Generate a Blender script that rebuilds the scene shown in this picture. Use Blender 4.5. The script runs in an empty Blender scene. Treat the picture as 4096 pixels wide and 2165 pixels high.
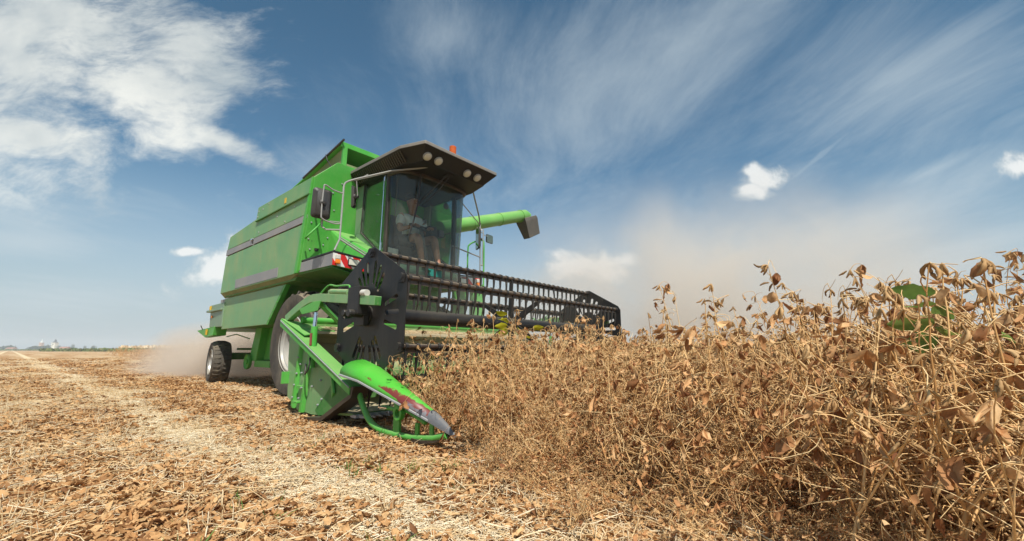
import bpy, bmesh, math, random
import numpy as np
from mathutils import Vector, Matrix

# ------------------------------------------------------------------ scene, camera, light
S = bpy.context.scene
COL = S.collection
rnd = random.Random(7)
CAM_H = 0.70
PITCH = math.radians(10.68)
cam_d = bpy.data.cameras.new("camera")
cam_d.sensor_width = 36.0
cam_d.lens = 14.8
cam_d.clip_start = 0.05
cam_d.clip_end = 20000
cam = bpy.data.objects.new("camera", cam_d)
cam.location = (0, 0, CAM_H)
cam.rotation_euler = (math.radians(90) + PITCH, 0, 0)
COL.objects.link(cam)
S.camera = cam

# machine frame: origin on the ground under the right front wheel's outer face,
# +X = driving direction, +Y = the machine's left, +Z up
AZ = math.radians(49.5)
HX = Vector((math.sin(AZ), -math.cos(AZ), 0))
HY = Vector((math.cos(AZ), math.sin(AZ), 0))
MO = Vector((-3.3026, 6.2968, 0))
MROT = math.atan2(HX.y, HX.x)
def m2w(x, y, z=0.0):
    return MO + HX * x + HY * y + Vector((0, 0, z))
def w2m(x, y):
    d = Vector((x, y, 0)) - MO
    return d.dot(HX), d.dot(HY)

sun_travel = (HX * -1.0 + HY * 0.60 + Vector((0, 0, -1.7))).normalized()
sd = -sun_travel
sun_el = math.asin(sd.z)
sun_rot = math.atan2(sd.x, sd.y)
sun_l = bpy.data.lights.new("sun", 'SUN')
sun_l.energy = 4.4
sun_l.angle = math.radians(0.5)
sun_l.color = (1.0, 0.95, 0.86)
sun = bpy.data.objects.new("sun", sun_l)
sun.rotation_euler = sun_travel.to_track_quat('-Z', 'Y').to_euler()
sun.location = (6, -8, 12)
COL.objects.link(sun)

S.view_settings.view_transform = 'Standard'
S.view_settings.look = 'None'
S.view_settings.exposure = 0.36
S.view_settings.gamma = 1.0
S.view_settings.use_curve_mapping = False
S.cycles.volume_step_rate = 2.0
S.cycles.volume_max_steps = 96
S.cycles.volume_bounces = 2
S.cycles.transparent_max_bounces = 24
S.cycles.max_bounces = 6

# ------------------------------------------------------------------ node helpers
class NT:
    def __init__(s, tree):
        s.t = tree
    def n(s, typ, **kw):
        nd = s.t.nodes.new(typ)
        for k, v in kw.items():
            setattr(nd, k, v)
        return nd
    def put(s, inp, v):
        if hasattr(v, 'is_linked') or isinstance(v, bpy.types.NodeSocket):
            s.t.links.new(v, inp)
        elif v is not None:
            if isinstance(v, (tuple, list)) and len(v) == 3 and inp.type == 'RGBA':
                v = tuple(v) + (1.0,)
            inp.default_value = v
    def m(s, op, a, b=None, c=None, clamp=False):
        nd = s.n('ShaderNodeMath', operation=op, use_clamp=clamp)
        s.put(nd.inputs[0], a)
        if b is not None: s.put(nd.inputs[1], b)
        if c is not None: s.put(nd.inputs[2], c)
        return nd.outputs[0]
    def vm(s, op, a, b=None, out=0):
        nd = s.n('ShaderNodeVectorMath', operation=op)
        s.put(nd.inputs[0], a)
        if b is not None:
            if op == 'SCALE': s.put(nd.inputs[3], b)
            else: s.put(nd.inputs[1], b)
        return nd.outputs[out]
    def comb(s, x, y, z):
        nd = s.n('ShaderNodeCombineXYZ')
        s.put(nd.inputs[0], x); s.put(nd.inputs[1], y); s.put(nd.inputs[2], z)
        return nd.outputs[0]
    def sep(s, v):
        nd = s.n('ShaderNodeSeparateXYZ'); s.put(nd.inputs[0], v)
        return nd.outputs
    def noise(s, vec, scale, detail=4.0, rough=0.55, dist=0.0, col=False):
        nd = s.n('ShaderNodeTexNoise')
        if vec is not None: s.put(nd.inputs['Vector'], vec)
        nd.inputs['Scale'].default_value = scale
        nd.inputs['Detail'].default_value = detail
        nd.inputs['Roughness'].default_value = rough
        nd.inputs['Distortion'].default_value = dist
        return nd.outputs['Color' if col else 'Fac']
    def ramp(s, fac, stops, interp='LINEAR'):
        nd = s.n('ShaderNodeValToRGB')
        cr = nd.color_ramp; cr.interpolation = interp
        while len(cr.elements) < len(stops): cr.elements.new(0.5)
        for e, (p, c) in zip(cr.elements, stops):
            e.position = p
            e.color = (c, c, c, 1) if isinstance(c, (int, float)) else tuple(c) + (1,)
        s.put(nd.inputs[0], fac)
        return nd.outputs[0]
    def mix(s, fac, a, b, blend='MIX'):
        nd = s.n('ShaderNodeMix', data_type='RGBA', blend_type=blend)
        s.put(nd.inputs['Factor'], fac)
        s.put(nd.inputs[6], a); s.put(nd.inputs[7], b)
        return nd.outputs[2]
    def smooth(s, v, lo, hi, a=0.0, b=1.0):
        nd = s.n('ShaderNodeMapRange', interpolation_type='SMOOTHSTEP')
        s.put(nd.inputs[0], v)
        s.put(nd.inputs[1], lo); s.put(nd.inputs[2], hi)
        s.put(nd.inputs[3], a); s.put(nd.inputs[4], b)
        return nd.outputs[0]

# ------------------------------------------------------------------ sky
W = bpy.data.worlds.new("World")
S.world = W
W.use_nodes = True
wt = W.node_tree
for nd in list(wt.nodes): wt.nodes.remove(nd)
w = NT(wt)
sky = w.n('ShaderNodeTexSky', sky_type='NISHITA')
sky.sun_disc = False
sky.sun_elevation = sun_el
sky.sun_rotation = sun_rot
sky.altitude = 100
sky.air_density = 1.0
sky.dust_density = 1.2
sky.ozone_density = 2.0
tc = w.n('ShaderNodeTexCoord').outputs['Generated']
dx, dy, dz = w.sep(tc)
dyc = w.m('MAXIMUM', w.m('ABSOLUTE', dy), 0.08)
u = w.m('DIVIDE', dx, dyc)
v = w.m('DIVIDE', dz, dyc)
uv = w.comb(u, v, 0.0)
zc = w.m('ADD', w.m('MAXIMUM', dz, 0.0), 0.10)
px_ = w.m('DIVIDE', dx, zc)
py_ = w.m('DIVIDE', dy, zc)
plane = w.comb(px_, py_, 0.0)

def blob(cu, cv, ru, rv, ang=0.0, soft=1.0):
    a = math.radians(ang); ca, sa = math.cos(a), math.sin(a)
    du = w.m('SUBTRACT', u, cu); dv = w.m('SUBTRACT', v, cv)
    x = w.m('DIVIDE', w.m('ADD', w.m('MULTIPLY', du, ca), w.m('MULTIPLY', dv, sa)), ru)
    y = w.m('DIVIDE', w.m('SUBTRACT', w.m('MULTIPLY', dv, ca), w.m('MULTIPLY', du, sa)), rv)
    r = w.m('SQRT', w.m('ADD', w.m('MULTIPLY', x, x), w.m('MULTIPLY', y, y)))
    return w.m('SUBTRACT', 1.0, r)          # 1 at the centre, 0 at the rim, negative outside
def vmax(lst):
    r = lst[0]
    for q in lst[1:]: r = w.m('MAXIMUM', r, q)
    return r

# heaped clouds
warp = w.vm('SCALE', w.vm('SUBTRACT', w.noise(uv, 2.2, 3.0, 0.5, col=True), (0.5, 0.5, 0.5)), 0.22)
uvw = w.vm('ADD', uv, warp)
rotuv = w.n('ShaderNodeMapping'); w.put(rotuv.inputs['Vector'], uvw); rotuv.inputs['Rotation'].default_value = (0, 0, math.radians(24)); rotuv.inputs['Scale'].default_value = (1.0, 2.1, 1.0)
nc = w.noise(rotuv.outputs[0], 3.4, 11.0, 0.66)
cum_big = vmax([blob(-1.36, 0.82, 0.72, 0.36, -14), blob(-1.00, 0.68, 0.42, 0.17, -28), blob(-1.45, 0.56, 0.60, 0.20, -8),
                blob(-0.86, 0.80, 0.22, 0.16, -30), blob(-0.75, 0.53, 0.20, 0.05, -24)])
mb = w.m('ADD', w.m('MULTIPLY', w.m('MAXIMUM', cum_big, -0.7), 1.15), w.m('MULTIPLY', w.m('SUBTRACT', nc, 0.5), 3.1))
d_big = w.smooth(mb, -0.08, 1.0)
nc2 = w.noise(uvw, 13.0, 8.0, 0.62)
cum_small = vmax([blob(0.625, 0.425, 0.070, 0.036), blob(0.60, 0.395, 0.055, 0.032), blob(0.605, 0.44, 0.03, 0.028), blob(1.29, 0.455, 0.085, 0.034, 12),
                  blob(0.19, 0.20, 0.12, 0.045), blob(-0.69, 0.205, 0.13, 0.055, 18), blob(-0.62, 0.245, 0.08, 0.05), blob(-0.79, 0.235, 0.05, 0.013)])
ms = w.m('ADD', w.m('MAXIMUM', cum_small, -2.0), w.m('MULTIPLY', w.m('SUBTRACT', nc2, 0.5), 2.6))
d_small = w.smooth(ms, -0.15, 0.65)
# streaked high cloud, drawn out along the wind
wq = w.vm('SCALE', w.vm('SUBTRACT', w.noise(plane, 0.6, 2.0, 0.5, col=True), (0.5, 0.5, 0.5)), 1.0)
pw = w.vm('ADD', plane, wq)
pws = w.vm('MULTIPLY', pw, (1.0, 0.42, 1.0))
nci = w.noise(pws, 1.8, 13.0, 0.68, 0.0)
nci2 = w.noise(w.vm('MULTIPLY', pw, (1.0, 0.18, 1.0)), 7.0, 9.0, 0.68)
cir_m = vmax([blob(0.30, 0.72, 0.75, 0.42, 20), blob(1.0, 0.72, 0.65, 0.32, 15), blob(-0.16, 0.84, 0.24, 0.22, -40),
              blob(0.95, 0.34, 0.55, 0.12, 22), blob(-1.15, 0.345, 0.36, 0.07, -4), blob(-1.2, 0.26, 0.36, 0.05, -3), blob(-1.1, 0.12, 0.45, 0.06, 0), blob(-0.47, 0.46, 0.16, 0.08, -10),
              blob(1.05, 0.44, 0.26, 0.035, 24), blob(1.1, 0.24, 0.5, 0.07, 18), blob(-0.6, 0.15, 0.3, 0.05, 0)])
mc = w.m('ADD', w.m('MULTIPLY', w.m('MAXIMUM', cir_m, -0.8), 0.70),
         w.m('ADD', w.m('MULTIPLY', w.m('SUBTRACT', nci, 0.5), 2.0), w.m('MULTIPLY', w.m('SUBTRACT', nci2, 0.5), 0.38)))
d_cir = w.m('MULTIPLY', w.smooth(mc, -0.12, 1.02), 0.52)
# a fading vapour trail
tr = blob(0.79, 0.49, 0.20, 0.010, 38)
d_tr = w.m('MULTIPLY', w.smooth(w.m('ADD', tr, w.m('MULTIPLY', w.m('SUBTRACT', nc2, 0.5), 1.2)), -0.1, 0.8), 0.28)
up = w.smooth(dz, 0.0, 0.10)
d_soft = w.m('MAXIMUM', d_cir, d_tr)
bg = w.n('ShaderNodeBackground')
tint = w.ramp(v, [(0.0, (1.0, 1.05, 1.05)), (0.18, (0.90, 1.12, 1.08)), (0.45, (0.72, 1.03, 1.02)), (0.95, (0.58, 0.92, 0.92))])
skyc = w.mix(1.0, sky.outputs[0], tint, 'MULTIPLY')
low = w.smooth(dz, 0.0, 0.40, 0.88, 0.0)           # milky air low over the plain
skyc = w.mix(low, skyc, (4.5, 5.3, 5.8))
shade = w.noise(w.vm('ADD', uvw, (0.05, 0.13, 0.0)), 2.6, 6.0, 0.55)
lit = w.ramp(shade, [(0.36, (4.8, 5.4, 5.6)), (0.64, (9.4, 9.4, 8.7))])
whites = w.mix(w.smooth(d_small, 0.2, 1.0), lit, (8.8, 8.9, 8.7))
c1 = w.mix(d_soft, skyc, (5.6, 6.4, 6.8))
c2 = w.mix(w.m('MULTIPLY', w.m('MAXIMUM', w.m('MULTIPLY', d_big, 0.86), w.m('MULTIPLY', d_small, 0.85)), up), c1, whites)
wt.links.new(c2, bg.inputs[0])
bg.inputs[1].default_value = 0.085
wo = w.n('ShaderNodeOutputWorld')
wt.links.new(bg.outputs[0], wo.inputs[0])

# ------------------------------------------------------------------ materials
def mat(name):
    m_ = bpy.data.materials.new(name); m_.use_nodes = True
    t = NT(m_.node_tree)
    b = m_.node_tree.nodes['Principled BSDF']
    return m_, t, b
def setp(t, b, **kw):
    for k, v in kw.items():
        t.put(b.inputs[k.replace('_', ' ')], v)
def bump(t, b, h, strength=0.3, dist=0.01):
    nd = t.n('ShaderNodeBump'); nd.inputs['Strength'].default_value = strength; nd.inputs['Distance'].default_value = dist
    t.put(nd.inputs['Height'], h); t.t.links.new(nd.outputs[0], b.inputs['Normal'])
def objc(t): return t.n('ShaderNodeTexCoord').outputs['Object']

DUST = (0.42, 0.34, 0.22)
def paint(name, col, dust=0.35, rough=0.42, scale=1.6, spec=0.5):
    m_, t, b = mat(name)
    p = objc(t)
    n1 = t.noise(p, scale, 6, 0.6); n2 = t.noise(p, 38.0, 4, 0.6)
    streak = t.noise(t.vm('MULTIPLY', p, (9.0, 9.0, 0.9)), 1.6, 4, 0.6)
    up_ = t.sep(t.n('ShaderNodeNewGeometry').outputs['Normal'])[2]
    f = t.m('ADD', t.smooth(n1, 0.35, 0.75, 0, 0.55), t.smooth(n2, 0.5, 0.8, 0, 0.35))
    f = t.m('ADD', f, t.smooth(streak, 0.45, 0.8, 0, 0.35))
    f = t.m('ADD', f, t.smooth(up_, 0.3, 0.95, 0, 0.9))
    f = t.m('MULTIPLY', f, dust, clamp=True)
    tone = t.mix(t.smooth(n1, 0.2, 0.8), tuple(c * 0.86 for c in col), tuple(min(1, c * 1.08) for c in col))
    c = t.mix(f, tone, DUST)
    setp(t, b, Base_Color=c, Roughness=t.m('ADD', rough, t.m('MULTIPLY', f, 0.5)), Specular_IOR_Level=spec)
    wavy = t.m('ADD', t.m('MULTIPLY', n2, 0.10), t.noise(p, 2.3, 2, 0.5))
    bump(t, b, wavy, 0.22, 0.03)
    return m_
GREEN = (0.062, 0.385, 0.045)
M_green = paint('green paint', GREEN, 0.26)
M_green_side = paint('weathered green paint', (0.140, 0.35, 0.130), 0.58, 0.38)
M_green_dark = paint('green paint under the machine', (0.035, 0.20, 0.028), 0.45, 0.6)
M_green_pale = paint('faded pale green paint', (0.16, 0.27, 0.17), 0.25, 0.4)
M_khaki = paint('dusty olive paint', (0.16, 0.22, 0.08), 0.7, 0.6)
M_stripe = paint('grey decal stripe', (0.26, 0.26, 0.27), 0.25, 0.5)
M_black = paint('black paint', (0.012, 0.012, 0.014), 0.10, 0.42, spec=0.35)
M_brown = paint('dark brown coated steel', (0.032, 0.024, 0.019), 0.14, 0.4)
M_roof = paint('dark roof plastic', (0.009, 0.007, 0.006), 0.03, 0.55)
M_roofrim = paint('grey roof edge', (0.19, 0.18, 0.165), 0.3, 0.6)
M_batsteel = paint('brown worn reel bar', (0.050, 0.032, 0.025), 0.36, 0.35)
M_greymetal = paint('grey tube metal', (0.30, 0.30, 0.29), 0.22, 0.35)
M_steel = paint('bare worn steel', (0.30, 0.31, 0.33), 0.15, 0.32)
M_rim = paint('silver wheel rim', (0.50, 0.49, 0.46), 0.2, 0.33)
M_rim.node_tree.nodes['Principled BSDF'].inputs['Metallic'].default_value = 0.35
M_chrome = paint('bright chrome rod', (0.75, 0.75, 0.78), 0.0, 0.12)
M_chrome.node_tree.nodes['Principled BSDF'].inputs['Metallic'].default_value = 1.0
M_rubber = paint('dusty tyre rubber', (0.045, 0.040, 0.036), 0.34, 0.8, 3.0)
M_plastic = paint('black moulded plastic', (0.018, 0.017, 0.018), 0.12, 0.5)
M_yellow = paint('yellow sticker', (0.70, 0.42, 0.02), 0.1, 0.5)
M_white = paint('white plastic', (0.58, 0.57, 0.52), 0.15, 0.5)
M_red = paint('red reflective sheet', (0.60, 0.02, 0.02), 0.1, 0.4)
M_redpaint = paint('red primer', (0.22, 0.04, 0.03), 0.15, 0.6)
M_teal = paint('teal cloth', (0.01, 0.22, 0.18), 0.05, 0.6)
M_seat = paint('dark seat cloth', (0.035, 0.034, 0.038), 0.1, 0.85)
M_cabgrey = paint('grey cab plastic', (0.12, 0.12, 0.125), 0.1, 0.6)
M_auger = paint('pale green auger paint', (0.15, 0.42, 0.085), 0.22, 0.4)  # auger tube: a paler green than the body paint
M_trough = paint('dusty green trough paint', (0.12, 0.30, 0.06), 0.85, 0.7)
M_nose = paint('dark worn steel', (0.13, 0.135, 0.15), 0.1, 0.35)
M_dusty = paint('dust covered steel', (0.50, 0.42, 0.27), 0.75, 0.8)
M_spout = paint('grey rubber spout', (0.10, 0.095, 0.085), 0.30, 0.7)

def simple(name, col, rough=0.5, **kw):
    m_, t, b = mat(name)
    n1 = t.noise(objc(t), 14.0, 5, 0.6)
    c = t.mix(n1, tuple(x * 0.8 for x in col), tuple(min(1, x * 1.15) for x in col))
    setp(t, b, Base_Color=c, Roughness=rough, **kw)
    return m_
M_amber = simple('amber lens', (0.85, 0.22, 0.01), 0.2)
M_beacon = simple('orange beacon lens', (0.50, 0.10, 0.015), 0.2)
M_lens = simple('clear lamp lens', (0.62, 0.60, 0.50), 0.12)
M_mirror = simple('mirror glass', (0.35, 0.36, 0.26), 0.08, Metallic=0.9)
M_skin = simple('skin', (0.36, 0.16, 0.09), 0.5)
M_shirt = simple('white cotton', (0.58, 0.60, 0.60), 0.85)
M_shorts = simple('dark shorts', (0.03, 0.035, 0.045), 0.85)
M_hair = simple('dark hair', (0.03, 0.02, 0.015), 0.7)

def glass(name, tintc, refl=1.0):
    m_ = bpy.data.materials.new(name); m_.use_nodes = True
    t = NT(m_.node_tree)
    m_.node_tree.nodes.remove(m_.node_tree.nodes['Principled BSDF'])
    out = m_.node_tree.nodes['Material Output']
    tr = t.n('ShaderNodeBsdfTransparent'); tr.inputs[0].default_value = tuple(tintc) + (1,)
    gl = t.n('ShaderNodeBsdfGlossy'); gl.inputs['Roughness'].default_value = 0.03
    gl.inputs[0].default_value = (0.95, 1.0, 1.0, 1)
    fr = t.n('ShaderNodeFresnel'); fr.inputs[0].default_value = 1.5
    df = t.n('ShaderNodeBsdfDiffuse'); df.inputs[0].default_value = (0.30, 0.30, 0.26, 1)
    film = t.smooth(t.noise(objc(t), 5.0, 6, 0.65), 0.3, 0.8, 0.04, 0.16)
    a = t.n('ShaderNodeMixShader'); t.put(a.inputs[0], film)
    t.t.links.new(tr.outputs[0], a.inputs[1]); t.t.links.new(df.outputs[0], a.inputs[2])
    mx = t.n('ShaderNodeMixShader')
    t.put(mx.inputs[0], t.m('MULTIPLY', fr.outputs[0], refl, clamp=True))
    t.t.links.new(a.outputs[0], mx.inputs[1]); t.t.links.new(gl.outputs[0], mx.inputs[2])
    t.t.links.new(mx.outputs[0], out.inputs[0])
    return m_
M_glass = glass('tinted windscreen glass', (0.80, 0.90, 0.86), 0.8)
M_bottle = glass('bottle plastic', (0.75, 0.78, 0.62))

def hazard():
    m_, t, b = mat('red and white hazard board')
    p = objc(t); x, y, z = t.sep(p)
    s_ = t.m('FRACT', t.m('DIVIDE', t.m('ADD', y, t.m('MULTIPLY', z, 0.85)), 0.262))
    f = t.m('GREATER_THAN', t.m('FRACT', t.m('ADD', s_, 0.28)), 0.5)
    c = t.mix(f, (0.62, 0.02, 0.02), (0.72, 0.72, 0.68))
    setp(t, b, Base_Color=c, Roughness=0.4)
    return m_
M_hazard = hazard()

def divider_paint():
    m_, t, b = mat('chipped green paint over red primer')
    p = objc(t); x, y, z = t.sep(p)
    n1 = t.noise(t.vm('MULTIPLY', p, (1.0, 1.6, 1.6)), 7.5, 8, 0.7)
    n2 = t.noise(p, 26.0, 5, 0.7)
    hw = t.m('SUBTRACT', 0.155, t.m('MULTIPLY', t.m('SUBTRACT', x, 3.07), 0.10))
    e = t.m('DIVIDE', t.m('SUBTRACT', -0.575, y), hw)                      # 1 at the outer rim, 0 on the crest
    e = t.m('MAXIMUM', e, t.m('MULTIPLY', t.m('SUBTRACT', t.m('MULTIPLY', e, -1.0), 0.25), t.smooth(x, 3.7, 4.0)))
    f = t.m('ADD', t.m('MULTIPLY', e, 0.85), t.m('MULTIPLY', t.m('SUBTRACT', x, 3.62), 0.80))
    f = t.m('ADD', f, t.m('MULTIPLY', t.m('SUBTRACT', n1, 0.5), 0.9))
    f = t.m('ADD', f, t.m('MULTIPLY', t.m('SUBTRACT', n2, 0.5), 0.35))
    f = t.m('MULTIPLY', f, t.smooth(e, 0.98, 0.90))
    bare = t.smooth(f, 0.96, 1.06); prim = t.smooth(f, 0.58, 0.67)
    dustn = t.smooth(t.noise(p, 3.0, 6, 0.6), 0.4, 0.8, 0, 0.25)
    g = t.mix(dustn, (0.075, 0.42, 0.035), DUST)
    c = t.mix(prim, g, (0.17, 0.030, 0.024))
    c = t.mix(bare, c, (0.17, 0.17, 0.19))
    setp(t, b, Base_Color=c, Roughness=0.45)
    bump(t, b, prim, 0.2, 0.002)
    return m_
M_divider = divider_paint()

def ground_mat():
    m_, t, b = mat('stubble field soil and straw')
    geo = t.n('ShaderNodeNewGeometry').outputs['Position']
    mp = t.n('ShaderNodeMapping'); t.put(mp.inputs['Vector'], geo)
    mp.inputs['Rotation'].default_value = (0, 0, -MROT)
    p = mp.outputs[0]
    swath = t.noise(t.vm('MULTIPLY', p, (0.025, 0.55, 0.3)), 1.0, 5, 0.62)
    mid = t.noise(t.vm('MULTIPLY', p, (0.35, 1.6, 1.0)), 1.1, 6, 0.65)
    fine = t.noise(p, 26.0, 8, 0.75)
    fine2 = t.noise(t.vm('MULTIPLY', p, (1.0, 2.2, 1.0)), 9.0, 8, 0.75)
    pale = t.smooth(t.m('ADD', t.m('MULTIPLY', swath, 0.6), t.m('MULTIPLY', mid, 0.4)), 0.42, 0.58)
    ypos = t.sep(p)[1]
    y0 = (Matrix.Rotation(-MROT, 3, 'Z') @ MO).y
    wob = t.m('MULTIPLY', t.m('SUBTRACT', t.noise(t.vm('MULTIPLY', p, (0.5, 0.2, 0.2)), 1.0, 3), 0.5), 0.35)
    def track(yc, hw_):
        return t.smooth(t.m('ABSOLUTE', t.m('SUBTRACT', t.m('ADD', ypos, wob), y0 + yc)), hw_*1.5, hw_*0.5)
    pale = t.m('MAXIMUM', t.m('MULTIPLY', pale, 0.55), t.m('MAXIMUM', track(-1.56, 0.24), t.m('MAXIMUM', track(-3.9, 0.35), track(-6.3, 0.4))))
    straw = t.mix(fine, (0.50, 0.34, 0.17), (0.90, 0.76, 0.52))
    leaf = t.mix(fine2, (0.20, 0.09, 0.035), (0.60, 0.35, 0.16))
    c = t.mix(pale, leaf, straw)
    dark = t.smooth(t.m('ADD', t.m('MULTIPLY', fine, 0.5), t.m('MULTIPLY', fine2, 0.5)), 0.30, 0.46, 1, 0)
    c = t.mix(t.m('MULTIPLY', dark, 0.75), c, (0.07, 0.042, 0.025))
    # green weed film here and there
    gw = t.smooth(t.noise(p, 0.35, 4, 0.6), 0.62, 0.78, 0, 0.25)
    c = t.mix(gw, c, (0.16, 0.20, 0.05))
    setp(t, b, Base_Color=c, Roughness=0.95, Specular_IOR_Level=0.15)
    h = t.m('ADD', t.m('MULTIPLY', fine, 1.0), t.m('MULTIPLY', fine2, 1.5))
    bump(t, b, h, 0.9, 0.035)
    return m_
M_ground = ground_mat()

def veg(name, c0, c1, c2, trans=0.25, rough=0.75, scale=60.0, wob=0.34):
    m_, t, b = mat(name)
    at = t.n('ShaderNodeAttribute'); at.attribute_name = 'tint'
    oi = t.n('ShaderNodeObjectInfo').outputs['Random']
    f = t.m('ADD', at.outputs['Fac'], t.m('MULTIPLY', t.m('SUBTRACT', oi, 0.5), wob), clamp=True)
    c = t.ramp(f, [(0.0, c0), (0.5, c1), (1.0, c2)])
    n1 = t.noise(objc(t), scale, 4, 0.6)
    c = t.mix(t.smooth(n1, 0.3, 0.75, 0.0, 0.45), c, tuple(q * 0.45 for q in c1))
    setp(t, b, Base_Color=c, Roughness=rough, Specular_IOR_Level=0.2)
    if trans > 0:
        tr = t.n('ShaderNodeBsdfTranslucent'); t.put(tr.inputs[0], c)
        mx = t.n('ShaderNodeMixShader'); mx.inputs[0].default_value = trans
        t.t.links.new(b.outputs[0], mx.inputs[1]); t.t.links.new(tr.outputs[0], mx.inputs[2])
        t.t.links.new(mx.outputs[0], m_.node_tree.nodes['Material Output'].inputs[0])
    return m_
M_stem = veg('dry stem', (0.50, 0.255, 0.09), (0.80, 0.49, 0.21), (0.93, 0.69, 0.38), 0.0, 0.6)
M_pod = veg('dry pod', (0.20, 0.115, 0.05), (0.45, 0.265, 0.115), (0.66, 0.43, 0.21), 0.0, 0.7)
M_leaf = veg('dry leaf', (0.25, 0.095, 0.04), (0.64, 0.335, 0.145), (0.85, 0.57, 0.30), 0.28, 0.7, 45.0)
M_straw = veg('cut straw', (0.50, 0.30, 0.125), (0.80, 0.58, 0.32), (0.93, 0.80, 0.58), 0.0, 0.6)
M_litter = veg('fallen leaf', (0.20, 0.085, 0.035), (0.56, 0.30, 0.125), (0.76, 0.50, 0.25), 0.2, 0.75, 45.0)
M_gleaf = veg('green leaf', (0.09, 0.19, 0.045), (0.17, 0.30, 0.075), (0.40, 0.42, 0.09), 0.3, 0.5, 30.0)
M_yleaf = veg('yellowing leaf', (0.20, 0.30, 0.03), (0.55, 0.50, 0.03), (0.65, 0.42, 0.05), 0.3, 0.5, 30.0)
M_tree = veg('tree foliage', (0.03, 0.055, 0.03), (0.05, 0.08, 0.035), (0.08, 0.11, 0.05), 0.1, 0.8, 3.0)
M_hedge = veg('green maize leaves', (0.10, 0.15, 0.04), (0.17, 0.22, 0.06), (0.34, 0.31, 0.13), 0.1, 0.8, 3.0)
M_bark = simple('bark', (0.10, 0.075, 0.05), 0.9)
M_wall = simple('pale plaster', (0.62, 0.56, 0.45), 0.9)
M_tile = simple('red roof tile', (0.36, 0.15, 0.09), 0.9)
M_slate = simple('dark spire sheet', (0.07, 0.08, 0.09), 0.6)

# ------------------------------------------------------------------ mesh helpers
def link(o, parent=None):
    COL.objects.link(o)
    if parent is not None: o.parent = parent
    return o
def tag(o, label=None, cat=None, group=None, kind=None):
    if label: o['label'] = label
    if cat: o['category'] = cat
    if group: o['group'] = group
    if kind: o['kind'] = kind
    return o
def empty(name, loc, rz=0.0, size=0.3):
    o = bpy.data.objects.new(name, None); o.location = loc; o.rotation_euler = (0, 0, rz)
    o.empty_display_size = size
    COL.objects.link(o); return o

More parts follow.
